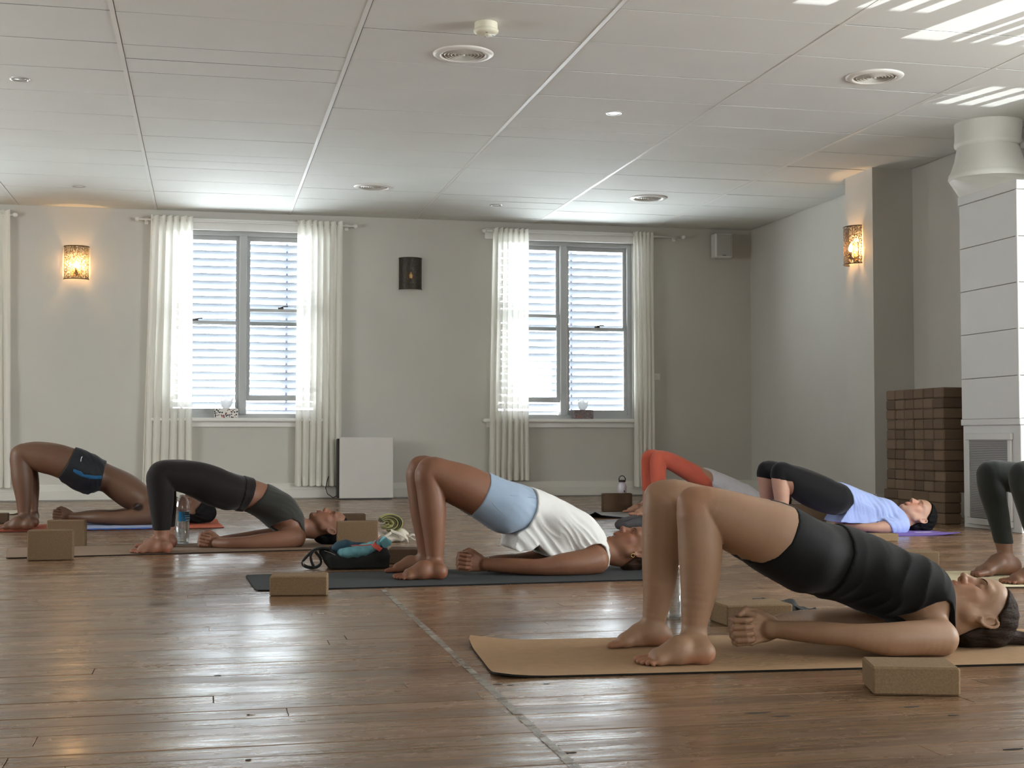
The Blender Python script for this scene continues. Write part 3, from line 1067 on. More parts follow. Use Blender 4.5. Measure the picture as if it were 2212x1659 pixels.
# ------------------------------------------------------------------ anatomy
class Frame:
    """s runs along the mat (to the head), t away from the camera, z up; origin on the floor"""
    def __init__(f, A, B):
        a, b = np.array(A, float), np.array(B, float)
        f.o = np.array([a[0], a[1], 0])
        u = np.array([b[0] - a[0], b[1] - a[1], 0])
        f.u = u / np.linalg.norm(u)
        f.v = np.array([-f.u[1], f.u[0], 0])
        f.rz = math.atan2(f.u[1], f.u[0])
    def J(f, px, py, t):
        d = ray(px, py)
        q = CAMP - f.o
        k = (t - q @ f.v) / (d @ f.v)
        p = q + d * k
        return np.array([p @ f.u, t, p[2]])
    def depth(f, p):
        w = f.o + f.u * p[0] + f.v * p[1] + np.array([0, 0, p[2]])
        return (w - CAMP) @ _fw
    def fl(f, px, py, z=0.0):
        p = floorp(px, py, z) - f.o
        return np.array([p @ f.u, p @ f.v, z])
    def r(f, p, rpx):
        return rpx * f.depth(p) / FOC

def foot(S, heel, toe, ank, side, k=0.012, zf=0.006):
    """heel, toe: floor points of the heel centre and of the tip line; side=+1 when the little toe lies to +t"""
    heel, toe = np.array(heel, float), np.array(toe, float)
    a = toe - heel
    a[2] = 0
    L = np.linalg.norm(a) + 0.03
    a = a / np.linalg.norm(a)
    b = np.array([-a[1], a[0], 0])
    if b[1] * side < 0:
        b = -b
    q = L / 0.235
    def P(x, y, z):
        return heel + a * (x - 0.03) * q + b * y * q + np.array([0, 0, z * q + zf - heel[2]])
    z0 = np.array([0, 0, 1])
    S.ell(P(0.034, 0, 0.029), np.array([0.031, 0.027, 0.029]) * q, [a, b, z0], k=0.02)
    S.cap(P(0.035, 0, 0.028), P(0.11, 0.012, 0.024), 0.027 * q, 0.023 * q, 0.015)
    S.cap(P(0.11, 0.014, 0.024), P(0.168, 0.022, 0.018), 0.022 * q, 0.0165 * q, 0.015)
    S.cap(P(0.10, -0.006, 0.038), P(0.170, -0.018, 0.022), 0.030 * q, 0.0205 * q, 0.02)
    S.cap(P(0.165, -0.018, 0.02), P(0.168, 0.026, 0.016), 0.019 * q, 0.015 * q, 0.015)
    S.cap(np.array(ank), P(0.105, 0.0, 0.048), 0.029 * q, 0.029 * q, 0.035)
    S.cap(np.array(ank), P(0.03, 0, 0.035), 0.029 * q, 0.029 * q, 0.03)
    S.cap(P(0.10, 0.0, 0.05), P(0.165, 0.0, 0.026), 0.027 * q, 0.018 * q, 0.02)
    nails = []
    for i, (y, x1, r0, r1) in enumerate(((-0.029, 0.237, 0.0120, 0.0112), (-0.008, 0.233, 0.0076, 0.0080), (0.008, 0.224, 0.0072, 0.0077), (0.0235, 0.212, 0.0069, 0.0073), (0.038, 0.197, 0.0066, 0.0071))):
        y0 = y * 0.92
        m = P((0.172 + x1) / 2 + 0.008, y, r0 + 0.0045 if i else r0 + 0.001)
        e = P(x1 - r1 / q, y * 1.03, r1 * 1.02)
        S.cap(P(0.165, y0, 0.014 + (0.004 if i == 0 else 0.002)), m, r0 * 1.02 * q, r0 * q, 0.005)
        S.cap(m, e, r0 * 0.98 * q, r1 * q, 0.0015)
        nails.append((e + a * 0.002 + z0 * r1 * 0.75 * q, r1))
    return nails, P

def clasped(S, C, wn, wf, sc=1.0, d=(-1, 0, 0), zup=(0, 0, 1)):
    """two hands, palms together and fingers interlaced; C: contact centre at the knuckle line. near hand on the -t side"""
    d, zu = np.array(d, float), np.array(zup, float)
    d /= np.linalg.norm(d)
    zu = zu - d * (zu @ d)
    zu /= np.linalg.norm(zu)
    T = np.cross(zu, d)
    if T[1] < 0:
        T = -T
    C = np.array(C, float)
    tips = []
    for sgn, W, dz in ((-1, np.array(wn, float), 0.0), (1, np.array(wf, float), 0.0098)):
        def P(x, z, t):
            return C + (d * x + zu * (z + dz - 0.004) + T * t * sgn) * sc
        K = [P(0.004, 0.031, 0.016), P(0.008, 0.0115, 0.019), P(0.004, -0.008, 0.019), P(-0.004, -0.027, 0.016)]
        Wd = P(-0.078, 0.0, 0.016)
        S.cap(W, Wd, 0.024 * sc, 0.023 * sc, 0.015)
        S.ell(P(-0.045, 0.0, 0.013), np.array([0.045, 0.034, 0.014]) * sc, [d, zu, T], k=0.012)
        for i, kp in enumerate(K):
            S.cap(Wd + zu * (0.012 - i * 0.008) * sc, kp, 0.0125 * sc, 0.0105 * sc, 0.007)
            S.ell(kp, np.array([0.0108] * 3) * sc, k=0.004)
        lens = (0.96, 1.0, 0.97, 0.85)
        for i, kp in enumerate(K):
            l = lens[i]
            z = (0.031, 0.0115, -0.008, -0.026)[i]
            p1 = P(0.043 * l, z - 0.001, 0.010)
            p2 = P(0.041 * l, z - 0.002, -0.019)
            p3 = P(0.014 * l, z - 0.003, -0.031)
            p4 = P(-0.004 * l, z - 0.003, -0.031)
            S.cap(kp, p1, 0.0103 * sc, 0.0099 * sc, 0.003)
            S.cap(p1, p2, 0.0099 * sc, 0.0094 * sc, 0.002)
            S.cap(p2, p3, 0.0094 * sc, 0.0089 * sc, 0.002)
            S.cap(p3, p4, 0.0089 * sc, 0.0080 * sc, 0.002)
            tips.append(P(-0.008 * l, z - 0.003, -0.036))
        # thumb along the top
        b0, b1, b2, b3 = P(-0.06, 0.022, 0.012), P(-0.028, 0.043, 0.010), P(-0.002, 0.053, 0.002), P(0.022, 0.047 - 0.004 * sgn, -0.006)
        S.cap(b0, b1, 0.015 * sc, 0.0118 * sc, 0.01)
        S.cap(b1, b2, 0.0115 * sc, 0.0105 * sc, 0.003)
        S.cap(b2, b3, 0.0102 * sc, 0.0088 * sc, 0.002)
    return tips

def relaxed_hand(S, W, d, up, sc=1.0, side=1):
    """open slightly curled hand; W wrist, d pointing to the fingers, up = back of the hand"""
    d, up = np.array(d, float), np.array(up, float)
    d /= np.linalg.norm(d)
    up = up - d * (up @ d)
    up /= np.linalg.norm(up)
    L = np.cross(up, d) * side
    W = np.array(W, float)
    def P(x, y, z):
        return W + (d * x + L * y + up * z) * sc
    S.ell(P(0.055, 0, 0.0), np.array([0.052, 0.038, 0.015]) * sc, [d, L, up], k=0.015)
    S.cap(P(-0.02, 0, 0), P(0.02, 0, 0), 0.023 * sc, 0.022 * sc, 0.015)
    for i, (y, l) in enumerate(((0.031, 0.94), (0.011, 1.0), (-0.009, 0.95), (-0.028, 0.78))):
        k = P(0.095 - abs(y) * 0.25, y, 0.006)
        a, b, c = P(0.095 + 0.04 * l, y * 1.08, 0.0), P(0.095 + 0.062 * l, y * 1.1, -0.012), P(0.095 + 0.075 * l, y * 1.1, -0.026)
        S.cap(P(0.03, y * 0.7, 0.004), k, 0.012 * sc, 0.0108 * sc, 0.008)
        S.cap(k, a, 0.0098 * sc, 0.0092 * sc, 0.003)
        S.cap(a, b, 0.0092 * sc, 0.0086 * sc, 0.002)
        S.cap(b, c, 0.0085 * sc, 0.0075 * sc, 0.002)
    S.cap(P(0.015, 0.022, 0), P(0.05, 0.047, -0.002), 0.015 * sc, 0.012 * sc, 0.01)
    S.cap(P(0.05, 0.047, -0.002), P(0.085, 0.058, -0.004), 0.0115 * sc, 0.010 * sc, 0.003)
    S.cap(P(0.085, 0.058, -0.004), P(0.108, 0.057, -0.010), 0.0098 * sc, 0.008 * sc, 0.002)

class Head:
    """f = face direction, u = crown direction; c = skull centre between eyes and ears"""
    def __init__(h, c, ang, sc, turn=0.0, jaw=1.0):
        h.c, h.sc, h.jaw = np.array(c, float), sc, jaw
        f = np.array([-math.sin(ang), 0, math.cos(ang)])
        u = np.array([math.cos(ang), 0, math.sin(ang)])
        l = np.array([0, 1.0, 0])
        if turn:
            f, l = f * math.cos(turn) - l * math.sin(turn), l * math.cos(turn) + f * math.sin(turn)
        h.f, h.u, h.l = f, u, l
        h.A = [f, l, u]
    def P(h, f, l, u):
        return h.c + (h.f * f + h.l * l + h.u * u) * h.sc
    def build(h, S, male=False):
        P, A, q = h.P, h.A, h.sc
        E = lambda c, r, k=0.012, op='add': S.ell(P(*c), np.array(r) * q, A, k, op)
        Cp = lambda a, b, ra, rb, k=0.008, op='add', sy=1.0: S.cap(P(*a), P(*b), ra * q, rb * q, k, sy, op)
        E((-0.005, 0, 0.032), (0.094, 0.075, 0.083))
        E((0.036, 0, -0.03), (0.056, 0.056, 0.078), 0.02)
        E((0.05, 0, 0.045), (0.045, 0.058, 0.05), 0.025)
        for s in (-1, 1):
            Cp((0.005, 0.053 * s, -0.05), (0.068, 0.014 * s, -0.098), 0.018, 0.014, 0.025)
            Cp((-0.005, 0.058 * s, -0.015), (0.005, 0.053 * s, -0.052), 0.018, 0.019, 0.025)
            E((0.058, 0.036 * s, -0.022), (0.024, 0.022, 0.022), 0.025)
            E((0.062, 0.026 * s, -0.06), (0.022, 0.02, 0.026), 0.025)
            Cp((0.075, 0.048 * s, 0.022), (0.089, 0.012 * s, 0.021), 0.009, 0.010, 0.018)
        E((0.066, 0, -0.103), (0.019 * h.jaw, 0.022, 0.016), 0.02)
        for s in (-1, 1):
            E((0.096, 0.032 * s, 0.003), (0.015, 0.019, 0.012), 0.016, 'cut')
            E((0.0725, 0.032 * s, 0.004), (0.0145, 0.0155, 0.0125), 0.006)
        Cp((0.083, 0, 0.016), (0.098, 0, -0.008), 0.0085, 0.0088, 0.016)
        Cp((0.098, 0, -0.008), (0.111, 0, -0.029), 0.0085, 0.0108, 0.01)
        for s in (-1, 1):
            E((0.098, 0.0125 * s, -0.034), (0.0115, 0.0075, 0.009), 0.007)
            E((0.1055, 0.0068 * s, -0.0435), (0.007, 0.0042, 0.0055), 0.003, 'cut')
        Cp((0.088, 0, -0.048), (0.091, 0, -0.058), 0.007, 0.008, 0.01)
        for s in (-1, 1):
            Cp((0.0945, 0.004 * s, -0.0625), (0.082, 0.025 * s, -0.068), 0.0062, 0.003, 0.006)
            Cp((0.0925, 0.003 * s, -0.0755), (0.081, 0.024 * s, -0.069), 0.0072, 0.003, 0.006)
            Cp((0.105, 0.0 * s, -0.0688), (0.088, 0.026 * s, -0.0692), 0.0016, 0.0012, 0.004, 'cut')
        E((0.088, 0, -0.0875), (0.006, 0.016, 0.004), 0.012, 'cut')
        # ears
        for s in (-1, 1):
            th = 0.35
            def Q(a, o, r=1.0):
                fx, ux = -math.cos(a) * 0.0165 * r, math.sin(a) * 0.028 * r
                return (-0.016 + fx * math.cos(th) - ux * math.sin(th) * 0.5, (0.073 + o) * s, 0.0 + ux * math.cos(th) - fx * 0.1)
            E((-0.015, 0.075 * s, 0.0), (0.0165, 0.0085, 0.0275), 0.006)
            prev = None
            for i in range(11):
                a = -2.2 + i * 0.43
                p = Q(a, 0.009 + 0.004 * max(0.0, math.cos(a)))
                if prev:
                    Cp(prev, p, 0.0040, 0.0040, 0.004)
                prev = p
            E((-0.009, 0.076 * s, -0.027), (0.009, 0.0065, 0.010), 0.006)
            E((-0.012, 0.0845 * s, 0.001), (0.008, 0.0075, 0.015), 0.005, 'cut')
        return [(P(0.0965, 0, -0.0625), np.array([0.012, 0.024, 0.0075]) * q * 1.0)]
    def hair_mask(h, X, Y, Z, line):
        X, Y, Z = X - h.c[0], Y - h.c[1], Z - h.c[2]
        q = h.sc
        f = (h.f[0] * X + h.f[1] * Y + h.f[2] * Z) / q
        l = (h.l[0] * X + h.l[1] * Y + h.l[2] * Z) / q
        u = (h.u[0] * X + h.u[1] * Y + h.u[2] * Z) / q
        lim = np.interp(u, line[0], line[1]).astype(np.float32)
        return f, l, u, (f - lim) * q * 0.8

HAIRLINE = ([-0.11, -0.085, -0.05, -0.02, 0.0, 0.03, 0.055, 0.072, 0.085, 0.1, 0.13], [-0.075, -0.06, -0.044, -0.034, -0.022, -0.002, 0.022, 0.045, 0.062, 0.085, 0.2])

def noise3(X, Y, Z, f, seed):
    r = np.random.default_rng(seed)
    o = 0
    for i in range(5):
        w = r.normal(size=3)
        w /= np.linalg.norm(w)
        o = o + np.sin((X * w[0] + Y * w[1] + Z * w[2]) * f * (0.6 + 0.3 * i) + r.uniform(0, 6.28)) / 5
    return o

def folds3(X, Y, Z, d, f, seed):
    """long irregular cloth folds: ridged noise, fast across d, slow along the other directions"""
    d = np.array(d, float)
    d /= np.linalg.norm(d)
    a = X * d[0] + Y * d[1] + Z * d[2]
    px, py, pz = X - a * d[0], Y - a * d[1], Z - a * d[2]
    w = 0.012 * noise3(X, Y, Z, 30, seed + 1)
    n1 = noise3(px * 0.28 + (a + w) * d[0], py * 0.28 + (a + w) * d[1], pz * 0.28 + (a + w) * d[2], f, seed)
    n2 = noise3(px * 0.2 + a * d[0], py * 0.2 + a * d[1], pz * 0.2 + a * d[2], f * 0.55, seed + 3)
    m = np.clip(0.65 + 0.9 * noise3(X, Y, Z, 11, seed + 7), 0.05, 1.3)
    return (np.abs(n1) ** 0.75 - 0.35 + 0.5 * n2) * m

# ================================================================== YOGA MATS
def mat_mesh(L, Wd, th, curls=(), n=(40, 14), rad=0.03):
    """local: x along the mat, y away from the near edge; curls: (cx, cy, radius, lift)"""
    b = MB()
    nx, ny = n
    def xy(i, j):
        return [L * i / nx, Wd * j / ny]
    top, bot = [], []
    for j in range(ny + 1):
        for i in range(nx + 1):
            x, y = xy(i, j)
            # rounded corners
            dx, dy = max(rad - x, 0, x - (L - rad)), max(rad - y, 0, y - (Wd - rad))
            if dx > 0 and dy > 0:
                d = math.hypot(dx, dy)
                m = max(dx, dy)
                k = m / d
                x += (dx * k - dx) * (-1 if x < L / 2 else 1)
                y += (dy * k - dy) * (-1 if y < Wd / 2 else 1)
            z = 0.0
            for cx, cy, cr, cl in curls:
                d = math.hypot(x - cx, y - cy)
                z += cl * max(0, 1 - d / cr) ** 2
            top.append((x, y, z + th))
            bot.append((x, y, z))
    N = len(top)
    fs = []
    for j in range(ny):
        for i in range(nx):
            a = j * (nx + 1) + i
            fs.append((a, a + 1, a + nx + 2, a + nx + 1))
            fs.append((N + a, N + a + nx + 1, N + a + nx + 2, N + a + 1))
    ring = [i for i in range(nx + 1)] + [j * (nx + 1) + nx for j in range(1, ny + 1)] + [ny * (nx + 1) + i for i in range(nx - 1, -1, -1)] + [j * (nx + 1) for j in range(ny - 1, 0, -1)]
    for k in range(len(ring)):
        a, c = ring[k], ring[(k + 1) % len(ring)]
        fs.append((a, N + a, N + c, c))
    return b.add(top + bot, fs)
def two_tone(name, top, side, pattern=False, rough=0.85):
    m = mat(name, top, rough, var=0.05, vscale=30, bump=0.05, bscale=300, spec=0.25)
    nt = m.node_tree
    b = nt.nodes['Principled BSDF']
    geo = nt.nodes.new('ShaderNodeNewGeometry')
    sp = nt.nodes.new('ShaderNodeSeparateXYZ')
    nt.links.new(geo.outputs['True Normal'], sp.inputs[0])
    gt = nt.nodes.new('ShaderNodeMath')
    gt.operation = 'GREATER_THAN'
    gt.inputs[1].default_value = 0.5
    nt.links.new(sp.outputs['Z'], gt.inputs[0])
    mx = nt.nodes.new('ShaderNodeMix')
    mx.data_type = 'RGBA'
    nt.links.new(gt.outputs[0], mx.inputs[0])
    mx.inputs[6].default_value = lin(side) + (1,)
    src = b.inputs['Base Color'].links[0].from_socket
    if pattern:
        tc = nt.nodes.new('ShaderNodeTexCoord')
        mp = nt.nodes.new('ShaderNodeMapping')
        mp.inputs['Location'].default_value = (-0.80, -0.17, 0)
        nt.links.new(tc.outputs['Object'], mp.inputs['Vector'])
        ln = nt.nodes.new('ShaderNodeVectorMath')
        ln.operation = 'LENGTH'
        mp2 = nt.nodes.new('ShaderNodeMapping')
        mp2.inputs['Scale'].default_value = (5.0, 8.0, 0.0)
        nt.links.new(mp.outputs[0], mp2.inputs['Vector'])
        nt.links.new(mp2.outputs[0], ln.inputs[0])
        wv = nt.nodes.new('ShaderNodeTexWave')
        wv.wave_type = 'RINGS'
        wv.inputs['Scale'].default_value = 9.0
        wv.inputs['Distortion'].default_value = 14.0
        wv.inputs['Detail'].default_value = 1.0
        wv.inputs['Detail Scale'].default_value = 1.4
        nt.links.new(mp.outputs[0], wv.inputs['Vector'])
        lt = nt.nodes.new('ShaderNodeMath')
        lt.operation = 'LESS_THAN'
        lt.inputs[1].default_value = 1.0
        nt.links.new(ln.outputs['Value'], lt.inputs[0])
        g2 = nt.nodes.new('ShaderNodeMath')
        g2.operation = 'GREATER_THAN'
        g2.inputs[1].default_value = 0.45
        nt.links.new(wv.outputs['Fac'], g2.inputs[0])
        mu = nt.nodes.new('ShaderNodeMath')
        mu.operation = 'MULTIPLY'
        nt.links.new(lt.outputs[0], mu.inputs[0])
        nt.links.new(g2.outputs[0], mu.inputs[1])
        m3 = nt.nodes.new('ShaderNodeMath')
        m3.operation = 'MULTIPLY'
        m3.inputs[1].default_value = 0.22
        nt.links.new(mu.outputs[0], m3.inputs[0])
        mxp = nt.nodes.new('ShaderNodeMix')
        mxp.data_type = 'RGBA'
        nt.links.new(m3.outputs[0], mxp.inputs[0])
        nt.links.new(src, mxp.inputs[6])
        mxp.inputs[7].default_value = lin((92, 70, 46)) + (1,)
        src = mxp.outputs[2]
    nt.links.new(src, mx.inputs[7])
    nt.links.new(mx.outputs[2], b.inputs['Base Color'])
    return m
def yoga_mat(label, A, B, L, Wd, th, m, curls=(), group='yoga mats', start=0.0):
    f = Frame(A, B)
    o = mat_mesh(L, Wd, th, curls).build('yoga_mat', m, None, True)
    o.location = tuple(f.o + f.u * start) 
    o.location[2] = 0.0003
    o.rotation_euler = (0, 0, f.rz)
    o['label'], o['category'], o['group'] = label, 'yoga mat', group
    md = o.modifiers.new('edge', 'EDGE_SPLIT')
    md.split_angle = R(50)
    return o
M_mat1 = two_tone('tan_cork_rubber', (168, 137, 105), (28, 26, 24), True)
yoga_mat('tan cork mat with a swirl print under the woman in black', floorp(1070, 1467), floorp(2212, 1437), 1.95, 0.67, 0.0055, M_mat1, [(0, 0.67, 0.22, 0.022), (0, 0, 0.16, 0.012)])
yoga_mat('dark grey mat under the woman in white and light blue', floorp(553, 1278), floorp(1390, 1254), 1.9, 0.68, 0.006, two_tone('grey_mat', (62, 66, 68), (24, 25, 27)))
yoga_mat('beige mat under the woman in dark brown leggings', floorp(13, 1207), floorp(660, 1189), 1.95, 0.70, 0.0055, two_tone('beige_mat', (142, 120, 102), (40, 32, 28)))
yoga_mat('orange red mat under the bare chested man', floorp(0, 1150), floorp(490, 1141), 1.95, 0.74, 0.006, two_tone('orange_mat', (178, 92, 66), (66, 28, 22)), [(1.95, 0.74, 0.25, 0.025)], start=-0.42)
yoga_mat('grey mat with a navy underside beside the metal flask', floorp(1298, 1121), floorp(1341, 1120), 1.9, 0.80, 0.006, two_tone('pale_grey_mat', (142, 142, 140), (22, 22, 40)), [(0, 0.1, 0.3, 0.05)])
pm = yoga_mat('purple mat under the woman in the lavender tee', floorp(1800, 1161), floorp(2049, 1157), 1.95, 0.74, 0.006, two_tone('purple_mat', (134, 112, 186), (86, 70, 130)), [(1.95, 0.0, 0.3, 0.018)], start=-1.02)
MB().box((1.74, 0.22, 0.0066), (1.86, 0.27, 0.0069)).build('mat_tag', mat('tag_white', (225, 222, 232), 0.6), pm)
yoga_mat('cream mat at the right edge under the dark green leggings', floorp(2045, 1272), floorp(2212, 1270), 1.9, 0.70, 0.0055, two_tone('cream_mat', (212, 200, 168), (52, 44, 36)), start=-0.22)
# blue towel across the man's mat
def towel(label, f, s0, s1, t0, t1, m):
    b = MB()
    vs, fs = [], []
    n, k = 26, 12
    r_ = random.Random(4)
    for side in (0, 1):
        for j in range(k + 1):
            for i in range(n + 1):
                x, y = s0 + (s1 - s0) * i / n, t0 + (t1 - t0) * j / k
                if j in (0, k):
                    y += 0.006 * math.sin(i * 1.7) * (1 if j else -1)
                z = 0.0072 + 0.002 * math.sin(x * 40 + y * 13) * math.sin(y * 31)
                if t0 < 0 and y < 0.0:
                    z -= 0.006 * min(1, -y / 0.02)
                vs.append((x, y, max(0.0035, z) + (0.006 if side else 0) - 0.003 * (1 - side)))
    N = (n + 1) * (k + 1)
    for j in range(k):
        for i in range(n):
            a = j * (n + 1) + i
            fs += [(a, a + n + 1, a + n + 2, a + 1), (N + a, N + a + 1, N + a + n + 2, N + a + n + 1)]
    ring = [i for i in range(n + 1)] + [j * (n + 1) + n for j in range(1, k + 1)] + [k * (n + 1) + i for i in range(n - 1, -1, -1)] + [j * (n + 1) for j in range(k - 1, 0, -1)]
    for q in range(len(ring)):
        a, c = ring[q], ring[(q + 1) % len(ring)]
        fs.append((a, c, N + c, N + a))
    o = b.add(vs, fs).build('towel', m, None, True)
    o.location, o.rotation_euler = tuple(f.o), (0, 0, f.rz)
    o['label'], o['category'] = label, 'towel'
    return o
f4 = Frame(floorp(0, 1150), floorp(490, 1141))
towel('bright blue towel spread over the orange red mat', f4, 0.52, 1.12, 0.0, 0.70, mat('towel_blue', (44, 82, 150), 0.95, var=0.1, bump=0.4, bscale=150, sheen=0.3))

# ================================================================== BLOCKS
def cork(name, rgb, var=0.16):
    m = mat(name, rgb, 0.85, var=var, vscale=160, bump=0.15, bscale=240, spec=0.2)
    return m
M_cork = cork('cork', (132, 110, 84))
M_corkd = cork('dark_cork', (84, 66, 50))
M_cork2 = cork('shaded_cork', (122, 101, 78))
GB = 'yoga blocks on the floor'
def yblock(label, pl, pr, dims, m, rot=None, w=None):
    """pl, pr: pixels of the bottom ends of the front face; dims = (depth, height); width measured from the two floor points unless given"""
    a, b = floorp(*pl), floorp(*pr)
    u = b - a
    W = np.linalg.norm(u) if w is None else w
    rz = math.atan2(u[1], u[0]) if rot is None else rot
    o = MB().rbox((0, 0, 0), (W, dims[0], dims[1]), 0.005).build('yoga_block', m)
    o.location = (a[0], a[1], 0.0006)
    o.rotation_euler = (0, 0, rz)
    o['label'], o['category'], o['group'] = label, 'yoga block', GB
    return o
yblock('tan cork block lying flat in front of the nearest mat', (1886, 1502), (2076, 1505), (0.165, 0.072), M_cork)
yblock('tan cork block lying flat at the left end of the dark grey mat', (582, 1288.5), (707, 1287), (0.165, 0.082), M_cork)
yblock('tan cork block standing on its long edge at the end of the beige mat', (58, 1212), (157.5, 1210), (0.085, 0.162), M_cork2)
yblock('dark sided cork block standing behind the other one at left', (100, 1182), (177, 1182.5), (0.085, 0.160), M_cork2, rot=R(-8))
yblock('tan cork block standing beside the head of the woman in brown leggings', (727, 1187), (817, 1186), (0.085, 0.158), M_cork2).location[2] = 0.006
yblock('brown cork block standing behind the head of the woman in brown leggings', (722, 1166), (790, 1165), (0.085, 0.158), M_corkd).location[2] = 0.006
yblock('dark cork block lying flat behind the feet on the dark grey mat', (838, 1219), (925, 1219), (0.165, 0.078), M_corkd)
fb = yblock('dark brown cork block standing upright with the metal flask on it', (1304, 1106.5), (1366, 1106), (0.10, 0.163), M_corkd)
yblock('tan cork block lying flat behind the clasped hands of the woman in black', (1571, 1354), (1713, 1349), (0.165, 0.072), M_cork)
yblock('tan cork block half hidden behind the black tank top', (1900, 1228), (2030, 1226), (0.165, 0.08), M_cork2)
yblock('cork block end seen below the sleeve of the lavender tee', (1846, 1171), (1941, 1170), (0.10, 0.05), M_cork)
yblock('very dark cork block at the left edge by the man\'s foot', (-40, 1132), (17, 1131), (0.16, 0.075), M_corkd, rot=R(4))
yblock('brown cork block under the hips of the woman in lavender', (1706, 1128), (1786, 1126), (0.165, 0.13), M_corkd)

# tall stack beside the heater: every block is a thing of its own
def stack_mat():
    m = mat('stack_cork', (106, 90, 75), 0.85, var=0.12, vscale=120, bump=0.12, bscale=200, spec=0.2)
    nt = m.node_tree
    b = nt.nodes['Principled BSDF']
    oi = nt.nodes.new('ShaderNodeObjectInfo')
    rp_ = nt.nodes.new('ShaderNodeValToRGB')
    e = rp_.color_ramp.elements
    e[0].color = (0.72, 0.69, 0.67, 1)
    e[1].color = (1.2, 1.17, 1.1, 1)
    nt.links.new(oi.outputs['Random'], rp_.inputs['Fac'])
    mx = nt.nodes.new('ShaderNodeMix')
    mx.data_type = 'RGBA'
    mx.blend_type = 'MULTIPLY'
    mx.inputs[0].default_value = 1.0
    nt.links.new(b.inputs['Base Color'].links[0].from_socket, mx.inputs[6])
    nt.links.new(rp_.outputs[0], mx.inputs[7])
    nt.links.new(mx.outputs[2], b.inputs['Base Color'])
    return m
M_stack = stack_mat()
BX, BY, BZ = 0.235, 0.1462, 0.0788
cross_me = MB().rbox((0, 0, 0), (BX, BY, BZ), 0.008)
cross_o = None
ORD = ['bottom', 'second', 'third', 'fourth', 'fifth', 'sixth', 'seventh', 'eighth', 'ninth', 'tenth', 'eleventh', 'twelfth', 'topmost']
CORD = ['nearest', 'second', 'third', 'fourth', 'fifth', 'farthest']
me_a = bpy.data.meshes.new('yoga_block')
me_a.from_pydata(cross_me.v, [], cross_me.f)
me_a.materials.append(M_stack)
lb = MB().rbox((0, 0, 0), (BY, BX, BZ), 0.008)
me_b = bpy.data.meshes.new('yoga_block')
me_b.from_pydata(lb.v, [], lb.f)
me_b.materials.append(M_stack)
rs = random.Random(21)
for r_ in range(13):
    long_ = r_ < 3
    n = 4 if long_ else 6
    for c_ in range(n):
        w = BX if long_ else BY
        y = 9.385 + c_ * (w + 0.0033) if not long_ else 9.385 + c_ * (BX + 0.001)
        if long_ and c_ == 3:
            y = 9.385 + 3 * (BX + 0.001)
        o = bpy.data.objects.new('yoga_block', me_b if long_ else me_a)
        COL.objects.link(o)
        o.location = (5.45 + rs.uniform(-0.005, 0.005), y, 0.0004 + r_ * (BZ + 0.0012))
        o['category'] = 'yoga block'
        o['group'] = 'stacked yoga blocks by the heater'
        col = ['nearest', 'second', 'third', 'farthest'][c_] if long_ else CORD[c_]
        o['label'] = 'brown block, %s from the heater in the %s row of the tall stack' % (col, ORD[r_] if r_ in (0, 12) else ORD[r_] + ' lowest')

# ================================================================== DUCTED HEATER
M_heatw = mat('heater_white', (206, 206, 203), 0.5, var=0.02, vscale=2, bump=0.02, bscale=20)
M_duct = mat('duct_paint', (212, 210, 202), 0.5, var=0.03, vscale=4, bump=0.12, bscale=14)
M_grey = mat('grille_grey', (150, 150, 147), 0.6)
hx0, hx1, hy0, hy1 = 5.45, 6.13, 8.385, 9.125
c = thing('ducted_heater', 'tall white boxed air heater with a round duct rising into the ceiling', 'heater', (5.79, 8.755, 0))
def hb(lo, hi, name, m, bev=0.004, **k):
    lo, hi = np.array(lo) - [5.79, 8.755, 0], np.array(hi) - [5.79, 8.755, 0]
    return MB().rbox(lo, hi, bev).build(name, m, c, **k)
hb((hx0 + 0.006, hy0 + 0.006, 0.0), (hx1, hy1 - 0.006, 0.745), 'cabinet', M_heatw)
hb((hx0 - 0.006, hy0 - 0.006, 0.745), (hx1, hy1 + 0.006, 0.79), 'trim_band', M_heatw)
zs = [0.79, 1.086, 1.41, 1.73, 2.05, 2.375]
for a, b_ in zip(zs[:-1], zs[1:]):
    hb((hx0, hy0, a + 0.0015), (hx1, hy1, b_ - 0.0015), 'panel', M_heatw, 0.003)
hb((hx0 - 0.008, hy0 - 0.008, 2.375), (hx1, hy1 + 0.008, 2.44), 'trim_band', M_heatw)
hb((hx0 - 0.004, hy0 + 0.001, 0.79), (hx0 + 0.008, hy0 + 0.02, 2.375), 'corner_strip', M_heatw, 0.002)
# return-air grille on the face towards the room
fr = [((-0.014, 0.10, 0.0755), (0.006, 0.14, 0.6395)), ((-0.014, 0.63, 0.0755), (0.006, 0.67, 0.6395)), ((-0.014, 0.10, 0.03), (0.006, 0.67, 0.075)), ((-0.018, 0.09, 0.64), (0.006, 0.68, 0.69))]
fo = MB()
for lo, hi in fr:
    fo.rbox(np.array(lo) + [hx0 - 5.79, hy0 - 8.755, 0], np.array(hi) + [hx0 - 5.79, hy0 - 8.755, 0], 0.004)
fo.build('grille_frame', M_heatw, c)
hb((hx0 - 0.001, hy0 + 0.13, 0.07), (hx0 + 0.005, hy0 + 0.64, 0.65), 'grille_back', mat('grille_dark', (96, 96, 94), 0.8))
sl = MB()
z = 0.082
while z < 0.635:
    sl.prism([(hy0 + 0.14 - 8.755, z), (hy0 + 0.63 - 8.755, z), (hy0 + 0.63 - 8.755, z + 0.009), (hy0 + 0.14 - 8.755, z + 0.009)], 0, hx0 - 5.79 - 0.009, hx0 - 5.79)
    z += 0.0125
sl.build('louvres', M_grey, c, kind='stuff')
